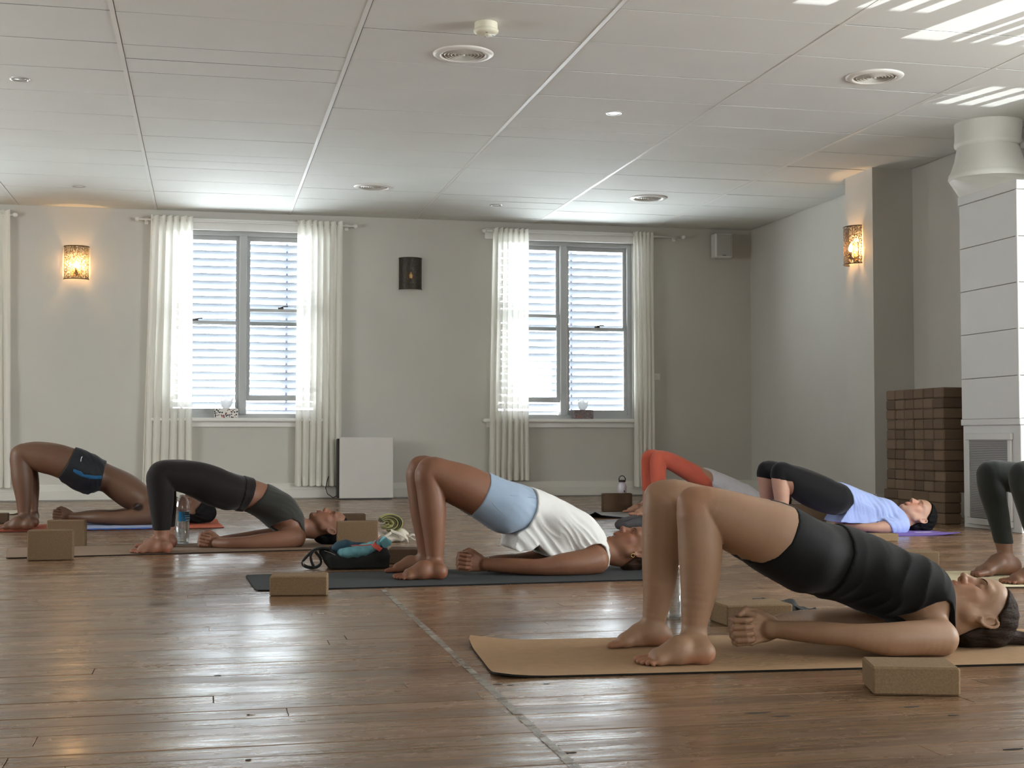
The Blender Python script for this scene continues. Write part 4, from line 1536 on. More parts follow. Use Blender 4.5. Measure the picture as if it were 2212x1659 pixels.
# duct: rectangle -> band -> cone -> collar
def loft(loops, name, m, smooth=True):
    n = len(loops[0])
    vs = [tuple(np.array(p) - [5.79, 8.755, 0]) for l in loops for p in l]
    fs = [(i * n + k, i * n + (k + 1) % n, (i + 1) * n + (k + 1) % n, (i + 1) * n + k) for i in range(len(loops) - 1) for k in range(n)]
    return MB().add(vs, fs).build(name, m, c, smooth)
NS = 48
def circ(x, y, r, z):
    return [(x + r * math.cos(2 * math.pi * k / NS), y + r * math.sin(2 * math.pi * k / NS), z) for k in range(NS)]
def rect(z):
    out = []
    cx_, cy_, ax, ay = (hx0 + hx1) / 2, (hy0 + hy1) / 2, (hx1 - hx0) / 2, (hy1 - hy0) / 2
    for k in range(NS):
        a = 2 * math.pi * k / NS
        ca, sa = math.cos(a), math.sin(a)
        q = 1 / max(abs(ca), abs(sa))
        out.append((cx_ + ax * ca * q, cy_ + ay * sa * q, z))
    return out
DX, DY = 5.76, 9.22
lp0, lp1 = rect(2.44), circ(DX, DY, 0.29, 2.60)
mid = [tuple(np.array(p) * 0.5 + np.array(q) * 0.5) for p, q in zip(lp0, lp1)]
loft([lp0, mid, lp1], 'duct_transition', M_duct)
loft([circ(DX, DY, 0.292, 2.598), circ(DX, DY, 0.297, 2.605), circ(DX + 0.005, DY + 0.01, 0.292, 2.645), circ(DX + 0.005, DY + 0.01, 0.285, 2.65)], 'duct_band', M_duct)
loft([circ(DX + 0.005, DY + 0.01, 0.286, 2.645), circ(DX + 0.03, DY + 0.05, 0.25, 2.76), circ(DX + 0.05, DY + 0.09, 0.228, 2.87)], 'duct_cone', M_duct)
loft([circ(DX + 0.05, DY + 0.09, 0.228, 2.868), circ(DX + 0.05, DY + 0.09, 0.246, 2.88), circ(DX + 0.055, DY + 0.095, 0.25, 2.905), circ(DX + 0.055, DY + 0.1, 0.243, 2.93), circ(DX + 0.06, DY + 0.1, 0.246, 2.985), circ(DX + 0.06, DY + 0.1, 0.25, ZC)], 'duct_collar', M_duct)
MB().tube([(DX + 0.24 - 5.79, DY - 0.1 - 8.755, 2.86), (DX + 0.34 - 5.79, DY - 0.3 - 8.755, 2.90), (DX + 0.40 - 5.79, DY - 0.9 - 8.755, 2.99)], 0.016, 10).tube([(DX + 0.225 - 5.79, DY - 0.08 - 8.755, 2.855), (DX + 0.26 - 5.79, DY - 0.13 - 8.755, 2.868)], 0.028, 12).build('stay_pipe', M_heatw, c, True)

# ================================================================== BOTTLES AND FLASK
def water_mat(name, tint):
    m = bpy.data.materials.new(name)
    m.use_nodes = True
    nt = m.node_tree
    nt.nodes.clear()
    out = nt.nodes.new('ShaderNodeOutputMaterial')
    tp = nt.nodes.new('ShaderNodeBsdfTransparent')
    rf = nt.nodes.new('ShaderNodeBsdfRefraction')
    gl = nt.nodes.new('ShaderNodeBsdfGlossy')
    tp.inputs['Color'].default_value = tint + (1,)
    rf.inputs['Color'].default_value = tint + (1,)
    rf.inputs['IOR'].default_value = 1.12
    rf.inputs['Roughness'].default_value = 0.02
    gl.inputs['Roughness'].default_value = 0.06
    lw = nt.nodes.new('ShaderNodeLayerWeight')
    lw.inputs['Blend'].default_value = 0.25
    m1, m2 = nt.nodes.new('ShaderNodeMixShader'), nt.nodes.new('ShaderNodeMixShader')
    m1.inputs[0].default_value = 0.6
    nt.links.new(tp.outputs[0], m1.inputs[1])
    nt.links.new(rf.outputs[0], m1.inputs[2])
    nt.links.new(lw.outputs['Facing'], m2.inputs[0])
    nt.links.new(m1.outputs[0], m2.inputs[1])
    nt.links.new(gl.outputs[0], m2.inputs[2])
    nt.links.new(m2.outputs[0], out.inputs['Surface'])
    return m
M_pet = thin_glass('clear_plastic', (0.93, 0.95, 0.96), 0.10)
M_water = water_mat('water', (0.93, 0.96, 0.97))
M_label = mat('bottle_label', (42, 134, 186), 0.4)
M_labelw = mat('label_print_white', (214, 226, 234), 0.5)
M_labeld = mat('label_print_dark', (40, 52, 70), 0.5)
M_capb = mat('bottle_cap', (236, 238, 240), 0.4)
def bottle(label, px, py, H_, r, lab, z0=0.0):
    g = floorp(px, py, z0)
    c = thing('water_bottle', label, 'bottle', g)
    k = H_
    prof = [(0.0, 0.012), (r * 0.5, 0.008), (r * 0.82, 0.0), (r * 0.97, 0.012)]
    z = 0.03
    while z < k * 0.62:
        prof += [(r, z), (r * 0.975, z + 0.006)]
        z += 0.024
    if lab:
        prof += [(r * math.cos(a), k * 0.70 + (k * 0.3) * math.sin(a)) for a in np.linspace(0, 1.52, 12)]
    else:
        prof += [(r, k * 0.66), (r * 0.96, k * 0.74), (r * 0.82, k * 0.83), (r * 0.58, k * 0.91), (r * 0.34, k * 0.955), (r * 0.32, k * 0.975)]
    MB().lathe(prof, 28, close=False).build('shell', M_pet, c, True)
    MB().lathe([(0.0, 0.014), (r * 0.8, 0.006), (r * 0.93, 0.02), (r * 0.95, k * 0.60), (0.0, k * 0.60)], 28, close=False).build('water', M_water, c, True)
    if not lab:
        MB().lathe([(r * 0.36, k * 0.955), (r * 0.36, k), (0.0, k)], 18, close=False).build('cap', M_capb, c, True)
    if lab:
        seg = 20
        vs, fs = [], []
        for i in range(seg + 1):
            a = R(-120) + R(170) * i / seg
            for zz in (k * 0.47, k * 0.66):
                vs.append(((r + 0.0008) * math.cos(a), (r + 0.0008) * math.sin(a), zz))
        for i in range(seg):
            fs.append((2 * i, 2 * i + 2, 2 * i + 3, 2 * i + 1))
        MB().add(vs, fs).build('label', M_label, c, True)
        for z0_, z1_, a0, a1, mm in ((0.625, 0.66, -75, 48, M_labelw), (0.578, 0.588, -70, 48, M_labelw), (0.482, 0.496, -60, 48, M_labelw), (0.53, 0.545, -65, 48, M_labelw), (0.632, 0.65, -72, -30, M_labeld), (0.598, 0.612, -62, -25, M_labeld)):
            vs, fs = [], []
            for i in range(9):
                a = R(a0) + R(a1 - a0) * i / 8
                for zz in (k * z0_, k * z1_):
                    e = 0.0014 if mm is M_labelw else 0.002
                    vs.append(((r + e) * math.cos(a), (r + e) * math.sin(a), zz))
            for i in range(8):
                fs.append((2 * i, 2 * i + 2, 2 * i + 3, 2 * i + 1))
            MB().add(vs, fs).build('label_print', mm, c, True)
    return c
bottle('clear plastic water bottle with a blue label under the brown leggings', 393, 1176, 0.305, 0.044, True, 0.006)
bottle('clear plastic water bottle behind the shins of the woman in black', 1457, 1337, 0.24, 0.0275, False)
M_flask = mat('flask_white', (206, 202, 210), 0.35, 0.1)
M_flaskd = mat('flask_black', (26, 25, 26), 0.5)
M_steel = mat('steel', (150, 150, 152), 0.3, 0.9)
fp = atY(1344, 1068, fb.location[1] + 0.05)
c = thing('metal_flask', 'white metal flask with a black loop lid on the dark block', 'flask', (fp[0], fp[1], 0.1642))
MB().lathe([(0.0, 0.0), (0.036, 0.0), (0.039, 0.004), (0.039, 0.065), (0.034, 0.082), (0.024, 0.09), (0.022, 0.095)], 28, close=False).build('body', M_flask, c, True)
MB().lathe([(0.022, 0.088), (0.022, 0.1)], 24, close=False).build('neck', M_steel, c, True)
MB().lathe([(0.029, 0.098), (0.031, 0.101), (0.031, 0.114), (0.028, 0.117), (0.0, 0.117)], 28, close=False).build('lid', M_flaskd, c, True)
MB().tube([(-0.028, 0, 0.106), (-0.029, 0, 0.13), (-0.018, 0, 0.148), (0, 0, 0.155), (0.018, 0, 0.148), (0.029, 0, 0.13), (0.028, 0, 0.106)], 0.005, 8, 0.8).build('carry_loop', M_flaskd, c, True)
MB().rbox((0.003, -0.041, 0.008), (0.012, -0.037, 0.026), 0.001).build('emblem', M_flaskd, c)

# ================================================================== SOFT THINGS ON THE FLOOR
def soft(name, m, parent, lo, hi, h, fn):
    S = SDF(axis_pts(lo[0], hi[0], h), axis_pts(lo[1], hi[1], h), axis_pts(lo[2], hi[2], h))
    fn(S)
    return link(name, S.mesh(name), m, parent)
def ribbon(pts, w, th, name, m, parent, wdir=(0, 1, 0)):
    pts = [np.array(p, float) for p in pts]
    # smooth the path
    for _ in range(2):
        q = [pts[0]]
        for a, b in zip(pts[:-1], pts[1:]):
            q += [a * 0.75 + b * 0.25, a * 0.25 + b * 0.75]
        pts = q + [pts[-1]]
    vs, fs = [], []
    wd_ = np.array(wdir, float)
    wd_ /= np.linalg.norm(wd_)
    n = len(pts)
    for i, p in enumerate(pts):
        t = pts[min(i + 1, n - 1)] - pts[max(i - 1, 0)]
        t /= np.linalg.norm(t) + 1e-9
        nn = np.cross(t, wd_)
        nn /= np.linalg.norm(nn) + 1e-9
        for a, b in ((-1, -1), (1, -1), (1, 1), (-1, 1)):
            vs.append(p + wd_ * a * w / 2 + nn * b * th / 2)
    for i in range(n - 1):
        for k in range(4):
            fs.append((i * 4 + k, i * 4 + (k + 1) % 4, i * 4 + 4 + (k + 1) % 4, i * 4 + 4 + k))
    fs += [(3, 2, 1, 0), tuple((n - 1) * 4 + k for k in range(4))]
    return MB().add(vs, fs).build(name, m, parent, True)
# backpack
M_bpk = mat('backpack_black', (22, 24, 26), 0.75, var=0.1, bump=0.12, bscale=120)
M_bpt = mat('backpack_teal', (108, 166, 178), 0.7, var=0.08, vscale=30, bump=0.12, bscale=80)
M_bpd = mat('backpack_deep_teal', (26, 66, 84), 0.7, var=0.1, bump=0.1, bscale=80)
M_coral = mat('backpack_coral', (208, 84, 72), 0.7)
g = floorp(640 + 1060 / 7.9, 1080 + 1190 / 7.9)
K = 0.0003015
bxz = lambda u, v: ((u - 1060) * K, (1190 - v) * K)
c = thing('backpack', 'small black and teal backpack with coral trim lying between the blocks', 'backpack', (g[0], g[1] + 0.02, 0.0))
def bp_black(S):
    S.rbox((0.012, 0.09, 0.036), (0.138, 0.08, 0.026), 0.010, k=0)
    S.rbox((0.06, 0.09, 0.06), (0.08, 0.07, 0.012), 0.012, axes=[(0.98, 0, 0.2), (0, 1, 0), (-0.2, 0, 0.98)], k=0.02)
    x, z = bxz(1480, 960)
    S.cap((x, 0.03, z), (x, 0.15, z), 0.03, 0.03, 0.03)
    x, z = bxz(600, 1000)
    S.cap((x, 0.04, z), (x + 0.02, 0.13, z), 0.034, 0.034, 0.04)
    x, z = bxz(480, 900)
    S.cap((x, 0.05, z), (x + 0.05, 0.09, z - 0.005), 0.018, 0.024, 0.03)
    X, Y, Z = S.grid()
    S.F = S.F + (0.003 * noise3(X, Y, Z, 40, 2)).astype(np.float32)
    S.F = smax(S.F, (0.001 - Z + 0 * X + 0 * Y).astype(np.float32), 0.003)
soft('pack_body', M_bpk, c, (-0.24, -0.06, -0.01), (0.22, 0.24, 0.16), 0.005, bp_black)
def bp_teal(S):
    P_ = [bxz(800, 925), bxz(900, 925), bxz(1040, 915), bxz(1180, 890), bxz(1300, 850), bxz(1400, 800)]
    rr = [0.028, 0.030, 0.031, 0.030, 0.026, 0.02]
    for i in range(5):
        S.cap((P_[i][0], 0.06, P_[i][1]), (P_[i + 1][0], 0.06, P_[i + 1][1]), rr[i], rr[i + 1], 0.01, 2.6)
    X, Y, Z = S.grid()
    S.F = S.F + (0.0012 * np.sin(X * 150 + Z * 90 + 3 * np.sin(Y * 30)) * np.clip((X + 0.05) * 8, 0, 1) + 0.002 * noise3(X, Y, Z, 60, 3)).astype(np.float32)
soft('front_pocket', M_bpt, c, (-0.13, -0.08, 0.0), (0.18, 0.2, 0.18), 0.0045, bp_teal)
def bp_deep(S):
    x, z = bxz(720, 880)
    S.cap((x, 0.07, z), (x + 0.05, 0.08, z + 0.018), 0.026, 0.03, 0.02, 1.8)
    x, z = bxz(980, 830)
    S.cap((x - 0.06, 0.11, z), (x + 0.06, 0.11, z), 0.02, 0.018, 0.03, 1.8)
    X, Y, Z = S.grid()
    S.F = S.F + (0.002 * noise3(X, Y, Z, 60, 5)).astype(np.float32)
soft('top_flap', M_bpd, c, (-0.17, -0.02, 0.03), (0.1, 0.2, 0.17), 0.005, bp_deep)
def bp_end(S):
    x, z = bxz(1520, 770)
    S.rbox((x, 0.07, z), (0.016, 0.05, 0.016), 0.008, axes=[(0.8, 0, 0.6), (0, 1, 0), (-0.6, 0, 0.8)], k=0)
    x, z = bxz(1590, 760)
    S.cap((x, 0.03, z), (x, 0.11, z - 0.01), 0.012, 0.012, 0.01)
soft('end_pocket', M_bpt, c, (0.09, -0.03, 0.06), (0.2, 0.18, 0.19), 0.0045, bp_end)
x3 = lambda u, v, y: (bxz(u, v)[0], y, bxz(u, v)[1])
ribbon([x3(1460, 690, 0.10), x3(1390, 740, 0.05), x3(1300, 775, 0.0), x3(1360, 820, -0.028), x3(1430, 870, -0.03)], 0.024, 0.003, 'coral_strap', M_coral, c, (0.5, 0.2, 0.5))
ribbon([x3(950, 805, 0.02), x3(1040, 790, -0.005), x3(1150, 800, -0.012), x3(1280, 780, -0.01)], 0.006, 0.003, 'coral_piping', M_coral, c, (0, 1, 0.3))
for pts in ([(600, 850), (470, 830), (340, 860), (250, 950), (160, 1050), (160, 1110), (260, 1165), (400, 1165), (480, 1090), (450, 990), (370, 900)], [(330, 880), (280, 960), (310, 1080), (350, 1150)]):
    ribbon([x3(u, v, 0.03 + 0.004 * i) for i, (u, v) in enumerate(pts)], 0.030, 0.011, 'shoulder_strap', M_bpk, c, (0.1, 0.95, 0.1))
ribbon([x3(500, 870, -0.012), x3(600, 900, -0.018), x3(680, 945, -0.02)], 0.003, 0.003, 'reflective_piping', M_steel, c)
MB().tube([x3(165, 1050, 0.012), x3(175, 1120, 0.012)], 0.003, 6).build('strap_adjuster', M_steel, c, True)
# rolled scarf
M_scarf = mat('scarf_green', (150, 146, 88), 0.9, var=0.12, vscale=25, bump=0.3, bscale=120, sheen=0.3)
M_scarfd = mat('scarf_olive', (70, 68, 46), 0.9, var=0.15, vscale=25, bump=0.3, bscale=120, sheen=0.3)
g = floorp(838, 1172)
K2 = 0.000382
sx = lambda u, v: ((u - 1560) * K2, (735 - v) * K2)
c = thing('rolled_scarf', 'rolled yellow green striped scarf on top of the cream cloth bag', 'scarf', (g[0], g[1], 0.0))
for i in range(7):
    r0 = 0.012 + i * 0.0075
    pts = []
    cxs, czs = sx(1500, 430)
    for a in np.linspace(-2.6, 2.0 if i % 2 else 1.6, 16):
        pts.append((cxs + (r0 * 1.35) * math.cos(a + 0.9) + 0.012 + 0.004 * i, 0.05 - i * 0.004, czs + 0.004 + r0 * 0.98 * math.sin(a + 0.9)))
    pts = [(x, y, max(z, 0.055)) for x, y, z in pts]
    ribbon(pts, 0.085, 0.0075, 'scarf_fold', M_scarf if i % 2 == 0 else M_scarfd, c)
def scarf_end(S):
    x, z = sx(1640, 400)
    S.ell((x, 0.05, z), (0.03, 0.055, 0.034), k=0)
    S.ell((x - 0.02, 0.05, z - 0.03), (0.05, 0.05, 0.018), k=0.02)
    X, Y, Z = S.grid()
    S.F = S.F + (0.004 * np.sin(Z * 260 + X * 160 + 2 * np.sin(Y * 60))).astype(np.float32)
soft('scarf_end', M_scarf, c, (-0.06, -0.04, 0.04), (0.1, 0.14, 0.2), 0.005, scarf_end)
# cream cloth bag
M_tote = mat('cream_canvas', (206, 198, 184), 0.9, var=0.05, vscale=20, bump=0.2, bscale=150, sheen=0.2)
c = thing('cloth_bag', 'crumpled cream cloth bag with straps behind the teal backpack', 'bag', (g[0], g[1], 0.0))
def tote(S):
    S.ell((0.0, 0.07, 0.026), (0.13, 0.09, 0.03), k=0)
    S.ell((0.085, 0.06, 0.045), (0.05, 0.06, 0.042), k=0.03)
    S.ell((-0.07, 0.06, 0.03), (0.06, 0.06, 0.03), k=0.03)
    X, Y, Z = S.grid()
    w = noise3(X, Y, Z, 22, 4)
    S.F = S.F + (0.006 * (np.abs(np.sin(X * 55 + Z * 70 + 3 * w + Y * 30)) ** 0.6 - 0.6) + 0.004 * noise3(X, Y, Z, 60, 8)).astype(np.float32)
    S.F = smax(S.F, (0.001 - Z + 0 * X + 0 * Y).astype(np.float32), 0.003)
soft('cloth', M_tote, c, (-0.18, -0.07, -0.01), (0.19, 0.2, 0.12), 0.005, tote)
x3 = lambda u, v, y: (sx(u, v)[0], y, sx(u, v)[1])
ribbon([x3(1380, 690, -0.03), x3(1480, 640, -0.035), x3(1600, 570, -0.03), x3(1640, 545, 0.0)], 0.02, 0.004, 'bag_strap', M_tote, c, (0, 0.5, 0.9))
ribbon([x3(1600, 540, -0.02), x3(1740, 590, -0.03), x3(1860, 650, -0.035), x3(1890, 720, -0.03), x3(1850, 728, -0.01)], 0.022, 0.004, 'bag_strap', M_tote, c, (0, 0.5, 0.9))
ribbon([x3(1900, 640, 0.0), x3(1960, 600, 0.0), x3(2040, 640, 0.0), x3(2045, 690, 0.0), x3(1990, 690, 0.0), x3(1930, 640, 0.01)], 0.024, 0.004, 'bag_strap', M_tote, c, (0, 0.9, 0.4))
# dark pouch
M_pouch = mat('pouch_charcoal', (62, 60, 62), 0.8, var=0.08, bump=0.15, bscale=60)
g = floorp(1240 + 900 / 7.54, 1147)
K3 = 0.000437
c = thing('pouch', 'dark grey pouch on the floor between the two rows of mats', 'pouch', (g[0], g[1], 0.0))
def pouch(S):
    q = lambda u, v: ((u - 900) * K3, (1400 - v) * K3)
    a, b = q(790, 1330), q(1040, 1290)
    S.cap((a[0], 0.07, 0.036), (b[0] + 0.08, 0.07, 0.055), 0.034, 0.052, 0, 1.3)
    p_, r_2 = q(720, 1300), q(1040, 1160)
    S.cap((p_[0], 0.06, p_[1]), (a[0], 0.07, 0.045), 0.006, 0.022, 0.03)
    S.cap((r_2[0], 0.07, r_2[1] - 0.012), (a[0] + 0.03, 0.07, 0.06), 0.012, 0.02, 0.04, 2)
    X, Y, Z = S.grid()
    S.F = S.F + (0.004 * noise3(X, Y, Z, 35, 6)).astype(np.float32)
    S.F = smax(S.F, (0.001 - Z + 0 * X + 0 * Y).astype(np.float32), 0.004)
soft('pouch_body', M_pouch, c, (-0.14, -0.06, -0.01), (0.24, 0.22, 0.14), 0.006, pouch)
MB().tube([(-0.04, -0.004, 0.066), (0.02, -0.012, 0.085), (0.07, -0.012, 0.098)], 0.0025, 6).build('zip', M_flaskd, c, True)
# black strap heap behind the block
M_strap = mat('strap_black', (30, 30, 31), 0.8, bump=0.1, bscale=200)
g = floorp(1735, 1330)
K4 = 0.000240
q4 = lambda u, v, y: ((u - 1440) * K4, y, max(0.004, (428 - v) * K4))
c = thing('yoga_strap', 'black strap and cloth heaped behind the block by the clasped hands', 'strap', (g[0], g[1], 0.0))
def heap(S):
    S.cap(q4(1180, 330, 0.05), q4(1340, 330, 0.06), 0.028, 0.030, 0, 1.3)
    S.cap(q4(1340, 340, 0.06), q4(1480, 400, 0.05), 0.024, 0.008, 0.02, 1.5)
    S.ell(q4(1740, 410, 0.04), (0.035, 0.03, 0.011), k=0.01)
    X, Y, Z = S.grid()
    S.F = S.F + (0.005 * noise3(X, Y, Z, 55, 6)).astype(np.float32)
    S.F = smax(S.F, (0.001 - Z + 0 * X + 0 * Y).astype(np.float32), 0.003)
soft('cloth', M_strap, c, (-0.12, -0.04, -0.01), (0.14, 0.16, 0.09), 0.004, heap)
ribbon([q4(1330, 270, 0.03), q4(1440, 330, 0.02), q4(1520, 330, 0.03), q4(1600, 370, 0.02), q4(1720, 350, 0.03)], 0.022, 0.003, 'strap', M_strap, c, (0, 1, 0.5))
ribbon([q4(1420, 400, 0.0), q4(1500, 360, 0.0), q4(1560, 410, 0.01), q4(1660, 405, 0.0), q4(1790, 390, 0.02), q4(1820, 410, 0.05)], 0.018, 0.003, 'strap', M_strap, c, (0, 1, 0.3))
MB().tube([q4(1430, 380, -0.004), q4(1500, 340, -0.004), q4(1520, 400, -0.004), q4(1450, 410, -0.004)], 0.003, 6, closed=True).build('buckle', M_steel, c, True)
g = floorp(1643, 1301)
c = thing('strap_end', 'small stiff black strap end behind the block', 'strap', (g[0], g[1], 0.0))
MB().rbox((-0.024, 0, 0.0005), (0.024, 0.03, 0.013), 0.002).build('webbing', M_strap, c)
MB().rbox((0.016, -0.002, 0.0005), (0.026, 0.032, 0.015), 0.002).build('end_clip', M_flaskd, c)
# dotted paper strip
g = floorp(1314, 1141)
c = thing('paper_strip', 'white paper strip with dark dots lying on the floor by the pouch', 'paper', (g[0], g[1], 0.0))
MB().box((-0.075, -0.05, 0.0004), (0.075, 0.05, 0.0012)).build('sheet', mat('paper', (226, 228, 228), 0.6), c)
for x in (-0.01, 0.015, 0.04):
    MB().lathe([(0.006, 0.0012), (0.006, 0.0016), (0.0, 0.0016)], 10, (x, -0.02, 0), close=False).build('dot', M_flaskd, c)
# pale sheet of someone's mat at the far left
g0, g1 = floorp(-60, 1112), floorp(36, 1112)
fm = Frame(g0, g1)
yoga_mat('pale mat edge showing at the left behind the man\'s shin', g0, g1, 1.3, 0.62, 0.006, two_tone('pale_mat', (196, 186, 170), (70, 60, 48)), [(1.3, 0.3, 0.35, 0.03)], start=-0.95)

# ================================================================== FLOOR MARKS
def tape_mat():
    m = bpy.data.materials.new('worn_tape')
    m.use_nodes = True
    nt = m.node_tree
    b = nt.nodes['Principled BSDF']
    b.inputs['Base Color'].default_value = lin((176, 170, 160)) + (1,)
    b.inputs['Roughness'].default_value = 0.35
    tc = nt.nodes.new('ShaderNodeTexCoord')
    n = nt.nodes.new('ShaderNodeTexNoise')
    n.inputs['Scale'].default_value = 14
    n.inputs['Detail'].default_value = 6
    nt.links.new(tc.outputs['Object'], n.inputs['Vector'])
    rp_ = nt.nodes.new('ShaderNodeValToRGB')
    rp_.color_ramp.elements[0].position, rp_.color_ramp.elements[1].position = 0.35, 0.7
    rp_.color_ramp.elements[0].color = (0.25, 0.25, 0.25, 1)
    rp_.color_ramp.elements[1].color = (0.85, 0.85, 0.85, 1)
    nt.links.new(n.outputs['Fac'], rp_.inputs['Fac'])
    nt.links.new(rp_.outputs[0], b.inputs['Alpha'])
    return m
o = MB()
y = 2.45
rt = random.Random(2)
a0, a1 = floorp(1245, 1659), floorp(828, 1274)
def tx(y):
    return a0[0] + (a1[0] - a0[0]) * (y - a0[1]) / (a1[1] - a0[1])
while y < 5.93:
    e = min(5.93, y + rt.uniform(0.09, 0.3))
    w = rt.uniform(0.0095, 0.0125)
    xa, xb = tx(y) + rt.uniform(-0.001, 0.001), tx(e)
    o.add([(xa - w, y, 0.0008), (xa + w, y, 0.0008), (xb + w, e, 0.0008), (xb - w, e, 0.0008), (xa - w, y, 0.0002), (xa + w, y, 0.0002), (xb + w, e, 0.0002), (xb - w, e, 0.0002)], [(0, 1, 2, 3), (7, 6, 5, 4), (0, 4, 5, 1), (1, 5, 6, 2), (2, 6, 7, 3), (3, 7, 4, 0)])
    y = e + rt.choice((0.0006, 0.0006, 0.012))
o = o.build('floor_tape', tape_mat())
o['label'], o['category'] = 'worn translucent tape line running along the boards to the grey mat', 'tape'

# ================================================================== PEOPLE
def cloth_mat(name, rgb, rough=0.9, sheen=0.15, bump=0.06, spec=0.2, bscale=220):
    return mat(name, rgb, rough, var=0.06, vscale=9, bump=bump, bscale=bscale, spec=spec, sheen=sheen)
def skin_mat(name, rgb):
    return mat(name, rgb, 0.5, var=0.05, vscale=14, bump=0.05, bscale=260, spec=0.4, vcol='tint', sss=0.05)
def hair_mat(name, rgb):
    return mat(name, rgb, 0.7, var=0.45, vscale=60, bump=0.7, bscale=110, spec=0.12, stretch=(0.18, 1.0, 1.0))

